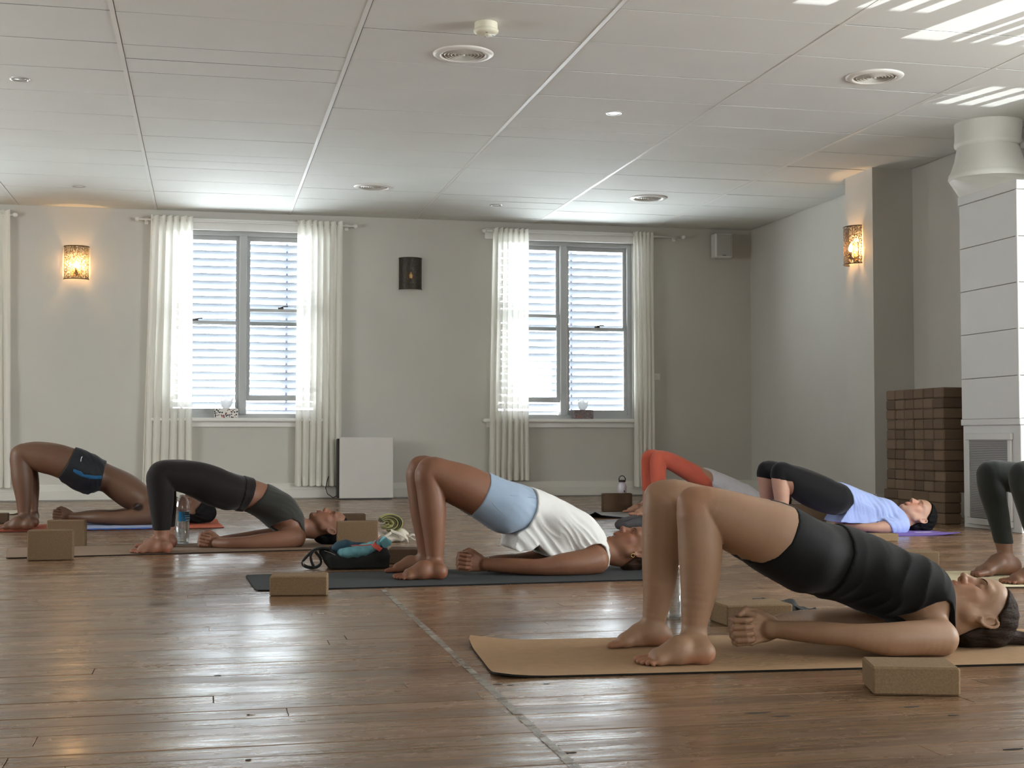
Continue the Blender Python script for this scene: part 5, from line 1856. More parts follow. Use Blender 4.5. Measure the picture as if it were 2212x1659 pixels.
class Person:
    def __init__(p, label, A, B, ct, skin, z0=0.006, h=0.008, hf=0.0045):
        p.f = Frame(A, B)
        p.ct, p.z0, p.h, p.hf = ct, z0, h, hf
        p.label, p.skin = label, skin
        p.fine = [[], [], []]
        p.q = []
        p.lo, p.hi = np.array([9., 9, 9]), np.array([-9., -9, -9])
        p.spots = []
    def pts(p, cv, lst, kz=None):
        out = []
        for e in lst:
            u, v, r, t = e[:4]
            q = p.f.J(*cv(u, v), t)
            rr = p.f.r(q, r * p.unit)
            out.append((q, rr, e[4]) if len(e) > 4 else (q, rr))
            m = rr * (e[4] if len(e) > 4 else 1)
            p.lo = np.minimum(p.lo, q - [rr, m, rr])
            p.hi = np.maximum(p.hi, q + [rr, m, rr])
        return out
    def near(p, c, d):
        c = np.array(c)
        for a in range(3):
            p.fine[a].append((c[a] - d[a], c[a] + d[a], p.hf))
        p.lo = np.minimum(p.lo, c - np.array(d))
        p.hi = np.maximum(p.hi, c + np.array(d))
    def start(p):
        lo, hi = p.lo - 0.06, p.hi + 0.06
        lo[2] = -0.02
        p.S = SDF(axis_pts(lo[0], hi[0], p.h, p.fine[0]), axis_pts(lo[1], hi[1], p.h, p.fine[1]), axis_pts(lo[2], hi[2], p.h, p.fine[2]))
        p.root = thing('person', p.label, 'person', p.f.o, p.f.rz)
        p.root.location[2] = 0
        return p.S
    def plane(p, cv, poly, t):
        X, Z = p.S.ax[0][:, None], p.S.ax[2][None, :]
        pl = [p.f.J(*cv(u, v), t) for u, v in poly]
        return poly_sdf([(q[0], q[2]) for q in pl], X, Z)[:, None, :]
    def garment(p, name, base, m, off, cv, poly, cuts=(), t=None, wr=0.0, wf=30, wdir=(1, 0.2, 0.6), drape=None, seed=1, k=0.004, side=None, smooth=True, folds=0.0, ffreq=55, fdir=(0.8, 0, 0.6)):
        t = p.ct - 0.12 if t is None else t
        G = base.copy()
        X, Y, Z = G.grid()
        G.F = G.F - off
        if drape:
            pd, hw, rd = drape
            d2 = p.plane(cv, pd, t)
            dt = np.abs(Y - p.ct) - hw
            d = np.maximum(d2, dt)
            G.F = smin(G.F, d.astype(np.float32) - rd, 0.02)
        if wr:
            G.F = G.F + (wr * noise3(X * 1.0, Y * 0.5, Z, wf, seed)).astype(np.float32)
        if folds:
            G.F = G.F + (folds * 1.6 * folds3(X, Y, Z, fdir, ffreq * 1.5, seed)).astype(np.float32)
        G.F = smax(G.F, np.broadcast_to(p.plane(cv, poly, t), G.F.shape), k)
        for pc, tm in cuts:
            c = np.maximum(p.plane(cv, pc, t), (tm - np.abs(Y - p.ct)).astype(np.float32))
            G.F = smax(G.F, -c, k)
        if side is not None:
            G.F = np.maximum(G.F, (Y - side).astype(np.float32))
        G.F = np.maximum(G.F, (0.003 + p.z0 * 0 - Z + 0 * X).astype(np.float32))
        me = G.mesh(name)
        o = link(name, me, m, p.root)
        p.last = G
        return o
    def sample(p, F, q):
        i = [int(np.clip(np.searchsorted(a, c), 1, len(a) - 1)) for a, c in zip(p.S.ax, q)]
        w = [np.clip((c - a[k - 1]) / (a[k] - a[k - 1]), 0, 1) for a, c, k in zip(p.S.ax, q, i)]
        v = 0
        for dx in (0, 1):
            for dy in (0, 1):
                for dz in (0, 1):
                    v += F[i[0] - 1 + dx, i[1] - 1 + dy, i[2] - 1 + dz] * (w[0] if dx else 1 - w[0]) * (w[1] if dy else 1 - w[1]) * (w[2] if dz else 1 - w[2])
        return v
    def march(p, F, a, b, n=160):
        a, b = np.array(a, float), np.array(b, float)
        for i in range(n):
            q = a + (b - a) * i / n
            if p.sample(F, q) < 0:
                return q
        return None
    def hit(p, F, px, py):
        return p.march(F, p.f.J(px, py, p.ct - 0.45), p.f.J(px, py, p.ct + 0.2), 300)
    def face_bits(p, H, F, browm, lip=(0.95, 0.82, 0.82)):
        for s in (-1, 1):
            pts = []
            for l, u in ((0.012, 0.0195), (0.019, 0.0225), (0.027, 0.0245), (0.035, 0.0245), (0.042, 0.022), (0.048, 0.018)):
                q = p.march(F, H.P(0.13, l * s, u), H.P(0.03, l * s, u))
                if q is not None:
                    pts.append(q)
            if len(pts) > 2:
                MB().tube(pts, [0.0012 * H.sc, 0.0022 * H.sc, 0.0021 * H.sc, 0.0016 * H.sc, 0.0012 * H.sc, 0.0006 * H.sc][:len(pts)], 6, upv=tuple(H.f)).build('eyebrow', browm, p.root, True)
            pts = []
            for l, u in ((0.0185, -0.003), (0.026, -0.0062), (0.034, -0.0068), (0.042, -0.0045), (0.0475, -0.001)):
                q = p.march(F, H.P(0.13, l * s, u), H.P(0.03, l * s, u))
                if q is not None:
                    pts.append(q)
            if len(pts) > 2:
                MB().tube(pts, 0.0009 * H.sc, 5).build('eyelashes', browm, p.root, True)
        for s in (-1, 0, 1):
            p.spots.append((H.P(0.094 - 0.005 * abs(s), 0.012 * s, -0.0625), [0.011 * H.sc, 0.011 * H.sc, 0.0075 * H.sc], lip, 0.5))
            p.spots.append((H.P(0.092 - 0.005 * abs(s), 0.011 * s, -0.0755), [0.011 * H.sc, 0.011 * H.sc, 0.0075 * H.sc], lip, 0.5))
            p.spots.append((H.P(0.07, 0.04 * s, -0.025), [0.03] * 3, (1.04, 0.93, 0.92), 1.0))
    def body(p):
        X, Y, Z = p.S.grid()
        p.S.F = smax(p.S.F, (p.z0 - 0.0005 - Z + 0 * X).astype(np.float32), 0.004)
        me = p.S.mesh('body')
        tint(me, p.spots)
        return link('body', me, p.skin, p.root)
    def hair(p, H, m, line=HAIRLINE, thick=0.009, extra=(), zc=None, lump=0.0015):
        G = SDF(*p.S.ax)
        q = H.sc
        G.ell(H.P(-0.006, 0, 0.032), np.array((0.096 + thick, 0.077 + thick, 0.085 + thick)) * q, H.A, k=0.0)
        G.ell(H.P(-0.045, 0, -0.03), np.array((0.045 + thick, 0.056 + thick, 0.06)) * q, H.A, k=0.02)
        X, Y, Z = G.grid()
        f, l, u, msk = H.hair_mask(X, Y, Z, line)
        ear = (np.sqrt(((f + 0.012) / 0.024) ** 2 + ((u + 0.002) / 0.036) ** 2) - 1) * 0.022 * q
        ear = np.maximum(ear, (0.045 - np.abs(l)) * q)
        G.F = G.F + (lump * np.sin(70 * u + 25 * f + 3 * np.sin(40 * l)) + lump * 0.6 * np.sin(190 * f + 60 * u)).astype(np.float32)
        G.F = smax(G.F, msk.astype(np.float32), 0.006)
        G.F = smax(G.F, -ear.astype(np.float32), 0.003)
        for kind, *a in extra:
            if kind == 'cap':
                G.cap(*a)
            else:
                G.ell(*a)
        G.F = smax(G.F, (p.z0 - Z + 0 * X).astype(np.float32), 0.004)
        return link('hair', G.mesh('hair'), m, p.root)

def mirror(p, lst):
    return [((np.array([q[0][0], 2 * p.ct - q[0][1], q[0][2]])),) + tuple(q[1:]) for q in lst]

def torso(S, tr, girdle):
    S.chain(tr, k=0.03, kin=0.02)
    a, b, r = girdle
    S.cap(a, b, r, r, 0.05)

def build_person(label, cv, unit, A, B, ct, skin, legN, legF, footN, footF, tr, arm, hand, nose, hang, hsc, turn=0.0, h=0.008, hf=0.0045, z0=0.006, breasts=None, gird=None, hand_kind='clasp', jaw=1.0, male=False, glute=True, neck_r=None, neckfrom=None):
    p = Person(label, A, B, ct, skin, z0, h, hf)
    p.unit, p.cv = unit, cv
    LN, LF = p.pts(cv, legN), p.pts(cv, legF)
    TR = p.pts(cv, tr)
    AN = p.pts(cv, arm)
    AF = mirror(p, AN)
    # feet
    feet = []
    for (hx, hy, tx, ty), side, leg in ((footN, -1, LN), (footF, 1, LF)):
        he, to = p.f.fl(*cv(hx, hy), z0), p.f.fl(*cv(tx, ty), z0)
        feet.append((he, to, side))
        p.near((he + to) / 2 + [0, 0, 0.04], (0.15, 0.07, 0.06))
    # head
    ns = p.f.J(*cv(*nose), ct)
    H = Head((0, 0, 0), hang, hsc, turn, jaw)
    H.c = ns - H.P(0.117, 0, -0.029)
    if H.c[2] < 0.098 * hsc + z0:
        H.c[2] = 0.098 * hsc + z0
    p.near(H.c, (0.135 * hsc, 0.11 * hsc, 0.125 * hsc))
    if hand is not None:
        C = p.f.J(*cv(*hand), ct)
        p.near(C, (0.085, 0.06, 0.065))
    S = p.start()
    S.chain(TR, k=0.03, kin=0.004)
    sh = AN[0]
    gz = gird if gird else 1.0
    S.cap(sh[0] + [0, 0.03, 0], [sh[0][0], 2 * ct - sh[0][1] - 0.03, sh[0][2]], sh[1] * 0.98 * gz, sh[1] * 0.98 * gz, 0.06)
    if breasts:
        for u, v, r, dt in breasts:
            for s in (-1, 1):
                q = p.f.J(*cv(u, v), ct + dt * s)
                S.ell(q, np.array([1.15, 1.0, 1.0]) * p.f.r(q, r * unit), k=0.05)
    trunk0 = S.copy()
    S.chain(LN[::-1], k=0.03)
    LNF = SDF(*S.ax).chain(LN[::-1], k=0.0)
    LFF = SDF(*S.ax).chain(LF[::-1], k=0.0)
    S.F = trunk0.F.copy()
    S.F = smin(S.F, LNF.F, 0.03)
    S.F = smin(S.F, LFF.F, 0.03)
    p.trunk = S.copy()
    p.torso_only = trunk0
    # knees and calves keep apart: nothing else blends the two legs
    p.nails = []
    for (he, to, side), leg in zip(feet, (LN, LF)):
        G = SDF(*S.ax)
        nl, P = foot(G, he, to, leg[-1][0], side, zf=z0)
        S.F = smin(S.F, G.F, 0.02)
        p.nails += nl
        for e, r in nl:
            p.spots.append((e, [r * 0.9, r * 0.9, r * 0.6], (1.12, 1.02, 1.0), 0.3))
        p.spots.append((he + [0, 0, 0.012], [0.05, 0.05, 0.018], (1.08, 0.88, 0.84), 1.0))
        p.spots.append((to + [0, 0, 0.01], [0.04, 0.06, 0.018], (1.06, 0.88, 0.85), 1.0))
    # arms
    ARM = SDF(*S.ax)
    for a in (AN, AF):
        G = SDF(*S.ax)
        G.chain(a, k=0.0, kin=0.0015)
        ARM.F = np.minimum(ARM.F, G.F)
    if hand is not None:
        if hand_kind == 'clasp':
            G = SDF(*S.ax)
            dirv = C - (AN[-1][0] + AF[-1][0]) / 2
            dirv[1] = 0
            tips = clasped(G, C, AN[-1][0], AF[-1][0], hsc, dirv)
            for tp in tips:
                p.spots.append((tp, [0.006] * 3, (1.12, 0.95, 0.93), 0.5))
            ARM.F = smin(ARM.F, G.F, 0.012)
        else:
            for a, sd in ((AN, 1), (AF, -1)):
                G = SDF(*S.ax)
                relaxed_hand(G, a[-1][0], a[-1][0] - a[-2][0], (0, 0, 1), hsc, sd)
                ARM.F = smin(ARM.F, G.F, 0.012)
    p.arms = ARM
    S.F = smin(S.F, ARM.F, 0.016)
    # neck and head
    nr = neck_r or 0.053
    nf = TR[-1][0] if neckfrom is None else p.f.J(*cv(*neckfrom), ct)
    nb = H.P(-0.028, 0, -0.05)
    S.cap(nf * 0.5 + sh[0] * [0.5, 0, 0.5] + [0, ct * 0.5, 0], nb, nr * 1.05 * hsc, nr * 0.95 * hsc, 0.03)
    S.cap(H.P(-0.01, 0, -0.07), nf, nr * 0.8 * hsc, nr * 0.9 * hsc, 0.03)
    G = SDF(*S.ax)
    H.build(G, male)
    S.F = smin(S.F, G.F, 0.02)
    p.H = H
    p.full = S
    return p

def cvf(x0, y0, z):
    return lambda u, v: (x0 + u / z, y0 + v / z)

SK1, SK2, SK3, SK4 = skin_mat('skin_fair', (152, 119, 94)), skin_mat('skin_tanned', (126, 86, 64)), skin_mat('skin_olive', (138, 98, 78)), skin_mat('skin_brown', (98, 70, 53))
SK5, SK6, SK7 = skin_mat('skin_light', (164, 124, 100)), skin_mat('skin_warm', (178, 138, 116)), skin_mat('skin_deep_tan', (122, 88, 68))
H_dark = hair_mat('hair_dark_brown', (44, 34, 28))
H_black = hair_mat('hair_black', (18, 17, 19))
H_brown = hair_mat('hair_brown', (60, 44, 34))
M_brow = mat('brow_hair', (58, 44, 36), 0.9, spec=0.1)

# ---- the woman in the foreground, all in black
c1 = cvf(1250, 950, 2.2994)
p1 = build_person('woman in black tank top and black shorts in bridge pose on the nearest tan mat', c1, 1 / 2.2994,
    floorp(1070, 1467), floorp(2212, 1437), 0.32, SK1,
    legN=[(1120, 575, 178, 0.225), (985, 497, 180, 0.21), (862, 438, 153, 0.20), (728, 378, 128, 0.195), (605, 330, 98, 0.19), (588, 352, 99, 0.188), (598, 450, 106, 0.186), (604, 560, 108, 0.185), (602, 660, 100, 0.184), (596, 760, 88, 0.183), (584, 850, 74, 0.182), (575, 930, 62, 0.182), (572, 985, 56, 0.182)],
    legF=[(1110, 560, 175, 0.415), (960, 480, 172, 0.43), (800, 420, 150, 0.44), (600, 345, 120, 0.447), (445, 292, 94, 0.45), (420, 315, 94, 0.45), (412, 430, 96, 0.452), (410, 540, 95, 0.454), (405, 640, 89, 0.456), (398, 740, 78, 0.458), (385, 830, 66, 0.46), (372, 900, 55, 0.46), (366, 950, 50, 0.46)],
    footN=(620, 1112, 285, 1118), footF=(415, 1022, 135, 1032),
    tr=[(1110, 575, 172, 0.32, 1.45), (1200, 592, 176, 0.32, 1.45), (1330, 622, 172, 0.32, 1.38), (1450, 672, 168, 0.32, 1.42), (1570, 722, 160, 0.32, 1.48), (1690, 772, 148, 0.32, 1.55)],
    arm=[(1796, 985, 90, 0.165), (1680, 985, 86, 0.148), (1530, 990, 80, 0.14), (1420, 980, 66, 0.145), (1345, 970, 56, 0.155), (1240, 962, 56, 0.185), (1110, 951, 52, 0.235), (1010, 944, 45, 0.272), (950, 940, 41, 0.292)],
    hand=(838, 946), nose=(1913, 690), hang=R(3), hsc=1.06, h=0.006, hf=0.0028, breasts=[(1660, 690, 92, 0.075)], gird=0.95)
S = p1.full
hp = p1.f.J(*c1(2150, 985), 0.32)
K_black = cloth_mat('black_stretch', (10, 10, 11), 0.75, 0.05, 0.03)
K_tank = cloth_mat('black_jersey', (11, 11, 11), 0.82, 0.06, 0.05)
p1.garment('shorts', p1.trunk, K_black, 0.0035, c1, [(1085, 270), (1048, 400), (1000, 500), (940, 570), (880, 604), (815, 590), (780, 640), (900, 900), (1470, 900), (1500, 380), (1250, 280)], wr=0.0015, wf=45, k=0.005)
p1.garment('tank_top', p1.torso_only, K_tank, 0.009, c1, [(1378, 360), (1345, 560), (1262, 770), (1262, 860), (1400, 930), (1500, 925), (1862, 1010), (1872, 860), (1880, 600), (1600, 380)],
           cuts=[([(1440, 930), (1500, 922), (1590, 898), (1700, 836), (1760, 804), (1808, 794), (1836, 812), (1850, 850), (1854, 920), (1854, 1150), (1440, 1150)], 0.07)], wr=0.004, wf=26, folds=0.0036, ffreq=42, fdir=(0.8, 0.3, -0.5), seed=4, k=0.006)
S.ell(p1.f.J(*c1(548, 292), 0.186), (0.026, 0.024, 0.026), k=0.03)
S.ell(p1.f.J(*c1(380, 262), 0.45), (0.026, 0.024, 0.026), k=0.03)
p1.face_bits(p1.H, S.F, M_brow, (0.98, 0.82, 0.83))
p1.spots.append((p1.f.J(*c1(560, 290), 0.19), [0.05] * 3, (1.05, 0.93, 0.9), 1.0))
p1.body()
H = p1.H
p1.hair(H, H_dark, extra=[('cap', H.P(-0.075, 0, 0.085), H.P(-0.088, 0, 0.155), 0.026, 0.020, 0.02), ('cap', H.P(-0.088, 0, 0.155), H.P(-0.098, -0.01, 0.185), 0.020, 0.012, 0.008)])

# ---- tanned woman in light blue shorts and white tee
c2 = cvf(620, 940, 2.6976)
p2 = build_person('woman in white top and light blue shorts in bridge pose on the dark grey mat', c2, 1 / 2.6976,
    floorp(553, 1278), floorp(1390, 1254), 0.44, SK2,
    legN=[(1265, 420, 148, 0.345), (1140, 352, 132, 0.335), (1030, 296, 124, 0.33), (930, 252, 106, 0.325), (838, 212, 84, 0.32), (826, 232, 82, 0.32), (836, 320, 80, 0.318), (848, 430, 78, 0.316), (855, 520, 70, 0.315), (859, 600, 61, 0.314), (861, 680, 52, 0.313), (861, 730, 46, 0.313), (862, 765, 43, 0.313)],
    legF=[(1260, 415, 146, 0.54), (1120, 345, 130, 0.555), (980, 285, 116, 0.565), (880, 240, 98, 0.57), (782, 200, 80, 0.575), (772, 222, 78, 0.575), (778, 320, 76, 0.576), (788, 430, 72, 0.577), (800, 530, 64, 0.578), (808, 620, 54, 0.579), (808, 690, 46, 0.58), (800, 735, 41, 0.58)],
    footN=(890, 838, 618, 842), footF=(800, 796, 568, 800),
    tr=[(1265, 415, 148, 0.44, 1.32), (1340, 430, 138, 0.44, 1.35), (1450, 455, 118, 0.44, 1.4), (1560, 510, 122, 0.44, 1.45), (1660, 570, 122, 0.44, 1.5), (1730, 620, 108, 0.44, 1.6)],
    arm=[(1795, 730, 82, 0.30), (1720, 742, 74, 0.28), (1620, 752, 66, 0.27), (1520, 765, 53, 0.275), (1450, 768, 46, 0.285), (1370, 765, 46, 0.315), (1280, 760, 43, 0.35), (1200, 756, 38, 0.392), (1160, 754, 36, 0.41)],
    hand=(1050, 742), nose=(1955, 560), hang=R(13), hsc=1.03, h=0.0065, hf=0.004, breasts=[(1690, 545, 66, 0.07)], neck_r=0.05)
S = p2.full
K_blue = cloth_mat('light_blue_stretch', (146, 164, 184), 0.75, 0.15, 0.03)
K_white = cloth_mat('white_cotton', (222, 222, 220), 0.9, 0.2, 0.06)
p2.garment('shorts', p2.trunk, K_blue, 0.004, c2, [(1184, 190), (1160, 290), (1118, 380), (1076, 452), (1090, 640), (1500, 660), (1500, 240)], wr=0.0012, wf=40, folds=0.002, ffreq=40, fdir=(0.5, 0.2, 0.9), k=0.005)
G2 = p2.last.F
for line in ([(1168, 318), (1180, 365), (1205, 405), (1240, 440), (1275, 475), (1310, 520), (1338, 556)], [(1300, 352), (1350, 356), (1400, 360), (1450, 364)]):
    q = [p2.hit(G2, *c2(u, v)) for u, v in line]
    q = [x for x in q if x is not None]
    if len(q) > 3:
        MB().tube(q, 0.0016, 6).build('seam', K_blue, p2.root, True)
p2.garment('white_top', p2.torso_only, K_white, 0.013, c2, [(1448, 250), (1464, 340), (1444, 440), (1400, 535), (1332, 576), (1318, 664), (1346, 684), (1424, 668), (1462, 640), (1490, 675), (1520, 715), (1580, 725), (1875, 830), (1885, 640), (1900, 480), (1600, 260)],
           cuts=[([(1600, 745), (1650, 694), (1700, 668), (1760, 634), (1808, 628), (1838, 648), (1852, 690), (1856, 740), (1860, 950), (1560, 950)], 0.07)],
           wr=0.004, wf=22, folds=0.011, ffreq=85, fdir=(0.9, 0.3, 0.3), drape=([(1350, 580), (1335, 650), (1356, 662), (1420, 650), (1462, 618), (1495, 655), (1530, 690), (1580, 700), (1640, 670), (1560, 560), (1450, 470)], 0.13, 0.012), seed=3, k=0.006)
p2.face_bits(p2.H, S.F, M_brow, (0.95, 0.82, 0.82))
p2.body()
H = p2.H
p2.hair(H, H_brown, thick=0.007, extra=[('ell', H.P(-0.07, 0, 0.09), np.array([0.035, 0.035, 0.03]), None, 0.02)])
M_gold2 = mat('gold', (215, 180, 110), 0.25, 1.0)
q = H.P(-0.006, -0.086, -0.036)
MB().tube([q + np.array([0.009 * math.cos(a), -0.002, 0.009 * math.sin(a) - 0.008]) for a in np.linspace(0, 6.28, 13)[:-1]], 0.0016, 6, closed=True).build('earring', M_gold2, p2.root, True)
wq = p2.f.J(*c2(1176, 755), 0.405)
MB().tube([wq + np.array([0.002 * math.cos(a * 2), 0.031 * math.cos(a), 0.033 * math.sin(a)]) for a in np.linspace(0, 6.28, 25)[:-1]], 0.002, 6, closed=True, upv=(1, 0, 0)).build('bracelet', M_gold2, p2.root, True)

# ---- woman in brown leggings and grey crop top
c3 = cvf(0, 930, 2.9105)
p3 = build_person('woman in dark brown leggings and grey crop top in bridge pose on the beige mat', c3, 1 / 2.9105,
    floorp(13, 1207), floorp(660, 1189), 0.345, SK3,
    legN=[(1430, 385, 110, 0.255), (1330, 345, 118, 0.24), (1230, 305, 106, 0.22), (1120, 285, 92, 0.20), (1018, 275, 80, 0.185), (1006, 295, 80, 0.183), (1012, 390, 76, 0.178), (1015, 480, 68, 0.174), (1016, 560, 57, 0.17), (1016, 630, 49, 0.168), (1016, 680, 45, 0.167), (1018, 715, 43, 0.167)],
    legF=[(1430, 380, 110, 0.43), (1320, 340, 114, 0.445), (1210, 300, 104, 0.46), (1110, 275, 88, 0.47), (1030, 270, 76, 0.475), (1022, 295, 76, 0.475), (1032, 390, 70, 0.476), (1042, 480, 62, 0.477), (1046, 560, 52, 0.478), (1050, 630, 44, 0.48), (1058, 690, 40, 0.48)],
    footN=(1045, 768, 815, 772), footF=(1075, 732, 850, 735),
    tr=[(1425, 380, 112, 0.345, 1.5), (1500, 392, 104, 0.345, 1.5), (1590, 412, 98, 0.345, 1.35), (1680, 455, 104, 0.345, 1.4), (1760, 515, 108, 0.345, 1.5), (1812, 565, 92, 0.345, 1.65)],
    arm=[(1855, 675, 66, 0.22), (1780, 685, 58, 0.205), (1680, 695, 52, 0.198), (1580, 705, 44, 0.20), (1520, 708, 40, 0.21), (1460, 710, 38, 0.235), (1410, 710, 34, 0.27), (1378, 708, 31, 0.295), (1360, 707, 30, 0.31)],
    hand=(1300, 695), nose=(2046, 495), hang=R(-4), hsc=1.02, breasts=[(1770, 480, 58, 0.07)], neck_r=0.047)
S = p3.full
K_brown = cloth_mat('dark_brown_stretch', (25, 20, 20), 0.75, 0.12, 0.03)
K_grey = cloth_mat('charcoal_jersey', (54, 54, 51), 0.85, 0.2, 0.05)
p3.garment('leggings', p3.trunk, K_brown, 0.004, c3, [(820, 100), (1300, 140), (1628, 262), (1612, 345), (1585, 425), (1540, 515), (1300, 560), (1200, 600), (1120, 622), (900, 624), (820, 400)], wr=0.001, wf=40, k=0.005)
p3.garment('waistband', p3.trunk, K_brown, 0.008, c3, [(1560, 230), (1632, 262), (1614, 345), (1588, 425), (1542, 520), (1490, 520), (1530, 400), (1548, 320)], folds=0.003, ffreq=60, fdir=(0.9, 0, -0.4), k=0.003)
p3.garment('crop_top', p3.torso_only, K_grey, 0.007, c3, [(1722, 310), (1650, 415), (1555, 510), (1540, 560), (1660, 660), (1700, 760), (1918, 800), (1925, 640), (1960, 500), (1800, 310)],
           cuts=[([(1650, 690), (1672, 640), (1710, 606), (1765, 572), (1830, 552), (1876, 576), (1896, 620), (1906, 690), (1910, 860), (1650, 860)], 0.06)], wr=0.003, wf=34, folds=0.0035, ffreq=80, fdir=(0.6, 0.2, 0.8), seed=6)
p3.face_bits(p3.H, S.F, M_brow, (0.96, 0.82, 0.82))
p3.body()
H = p3.H
p3.hair(H, H_black, thick=0.008, extra=[('ell', H.P(-0.055, 0, 0.1), np.array([0.05, 0.045, 0.045]), None, 0.03)])
nk = [p3.f.J(*c3(1932 + 12 * math.cos(a) * 0.3, 610 + 100 * 0, ), 0.345) for a in (0,)]

# ---- bare-chested man in black shorts
c4 = cvf(0, 940, 6.144)
p4 = build_person('bare chested man in black shorts with a blue stripe in bridge pose at left', c4, 1 / 6.144,
    floorp(0, 1150), floorp(490, 1141), 0.52, SK4,
    legN=[(1130, 490, 235, 0.43), (960, 410, 222, 0.41), (760, 335, 212, 0.40), (560, 298, 195, 0.395), (400, 262, 160, 0.39), (280, 262, 138, 0.385), (268, 320, 132, 0.384), (278, 430, 132, 0.382), (294, 560, 136, 0.38), (304, 680, 124, 0.378), (314, 800, 108, 0.376), (318, 920, 92, 0.375), (318, 1030, 80, 0.374), (322, 1120, 74, 0.374)],
    legF=[(1130, 480, 230, 0.61), (960, 395, 212, 0.63), (760, 318, 200, 0.64), (560, 268, 180, 0.65), (420, 240, 150, 0.65), (330, 245, 128, 0.65), (340, 330, 122, 0.65), (370, 450, 120, 0.65), (400, 580, 112, 0.65), (424, 720, 94, 0.65), (438, 860, 72, 0.65), (446, 980, 58, 0.65), (450, 1080, 52, 0.65)],
    footN=(380, 1252, -60, 1252), footF=(450, 1214, 60, 1216),
    tr=[(1110, 490, 235, 0.52, 1.4), (1260, 530, 205, 0.52, 1.45), (1430, 580, 180, 0.52, 1.5), (1590, 670, 200, 0.52, 1.5), (1740, 770, 208, 0.52, 1.5), (1850, 850, 185, 0.52, 1.6)],
    arm=[(1960, 1050, 150, 0.37), (1850, 1080, 125, 0.35), (1700, 1100, 108, 0.34), (1560, 1105, 92, 0.345), (1440, 1100, 82, 0.355), (1300, 1095, 84, 0.38), (1150, 1090, 70, 0.42), (1040, 1085, 54, 0.455), (960, 1082, 48, 0.475)],
    hand=(800, 1070), nose=(2482, 797), hang=R(0), hsc=1.05, h=0.009, hf=0.005, neck_r=0.06, male=True, jaw=1.15, z0=0.014)
S = p4.full
K_short = cloth_mat('black_nylon', (30, 32, 36), 0.6, 0.05, 0.08)
K_stripe = cloth_mat('blue_nylon', (34, 86, 124), 0.6, 0.05, 0.05)
p4.garment('shorts', p4.trunk, K_short, 0.014, c4, [(1010, 130), (975, 240), (890, 400), (780, 565), (860, 700), (950, 760), (1100, 830), (1180, 840), (1265, 760), (1328, 735), (1352, 600), (1392, 420), (1425, 340), (1350, 230), (1150, 130)],
           wr=0.004, wf=26, folds=0.007, ffreq=80, fdir=(0.8, 0.2, 0.5), drape=([(820, 545), (870, 590), (960, 675), (1100, 755), (1165, 768), (1240, 715), (1310, 690), (1200, 560)], 0.14, 0.012), seed=8)
G4 = p4.last.F
p4.garment('stripe', p4.last, K_stripe, 0.0025, c4, [(972, 425), (1040, 455), (1092, 480), (1110, 505), (1200, 522), (1362, 528), (1350, 588), (1200, 578), (1090, 550), (1000, 508), (972, 480)], side=0.52, k=0.001)
lg = []
for u, v in ((1068, 356), (1072, 318), (1078, 296), (1088, 286), (1099, 292), (1088, 298), (1081, 320), (1076, 352)):
    q = p4.hit(G4, *c4(u, v))
    if q is not None:
        lg.append(q + np.array([0, -0.004, 0.002]))
if len(lg) == 8:
    MB().add(lg + [q + np.array([0, 0.003, 0]) for q in lg], [(0, 1, 6, 7), (1, 2, 5, 6), (2, 3, 4, 5)] + [(i, 8 + i, 8 + (i + 1) % 8, (i + 1) % 8) for i in range(8)]).build('logo', mat('logo_white', (225, 225, 225), 0.6), p4.root)
p4.face_bits(p4.H, S.F, M_brow, (0.85, 0.72, 0.72))
p4.spots.append((p4.f.J(*c4(1832, 955), 0.33), [0.028, 0.06, 0.022], (0.12, 0.1, 0.1), 0.8))
p4.body()
H = p4.H
p4.hair(H, H_black, thick=0.022, lump=0.004, extra=[('ell', H.P(-0.03, 0, 0.11), np.array([0.075, 0.07, 0.075]), None, 0.03), ('ell', H.P(-0.06, 0, 0.06), np.array([0.075, 0.08, 0.05]), None, 0.03)])

# ---- woman in orange leggings at the back
c5 = cvf(1240, 960, 7.54)
p5 = build_person('woman in orange leggings and pale grey tee in bridge pose beside the metal flask', c5, 1 / 7.54,
    floorp(1298, 1121), floorp(1341, 1120), 0.55, SK5,
    legN=[(2100, 560, 160, 0.46), (1900, 450, 150, 0.45), (1720, 350, 142, 0.445), (1540, 262, 128, 0.44), (1385, 218, 112, 0.435), (1366, 250, 116, 0.434), (1370, 380, 122, 0.43), (1372, 500, 122, 0.428), (1366, 640, 104, 0.425), (1358, 780, 84, 0.42), (1350, 900, 66, 0.42), (1345, 1010, 56, 0.42)],
    legF=[(2090, 540, 158, 0.65), (1880, 430, 146, 0.66), (1680, 330, 136, 0.67), (1460, 240, 118, 0.675), (1235, 195, 104, 0.68), (1215, 225, 108, 0.68), (1210, 350, 106, 0.68), (1208, 480, 102, 0.68), (1200, 620, 88, 0.68), (1186, 760, 70, 0.68), (1170, 880, 54, 0.68), (1160, 970, 46, 0.68)],
    footN=(1330, 1155, 910, 1162), footF=(1140, 1112, 800, 1108),
    tr=[(2110, 560, 165, 0.55, 1.4), (2200, 600, 170, 0.55, 1.4), (2440, 715, 185, 0.55, 1.4), (2740, 850, 185, 0.55, 1.45), (2930, 940, 165, 0.55, 1.6)],
    arm=[(3020, 1040, 115, 0.40), (2850, 1050, 95, 0.38), (2600, 1060, 85, 0.375), (2400, 1065, 72, 0.385), (2150, 1065, 66, 0.42), (1990, 1062, 54, 0.45)],
    hand=(1880, 1060), nose=(3270, 860), hang=R(2), hsc=1.0, h=0.010, hf=0.006, neck_r=0.05, breasts=[(2800, 800, 95, 0.07)])
S = p5.full
for a, sd in ((0, 1),):
    pass
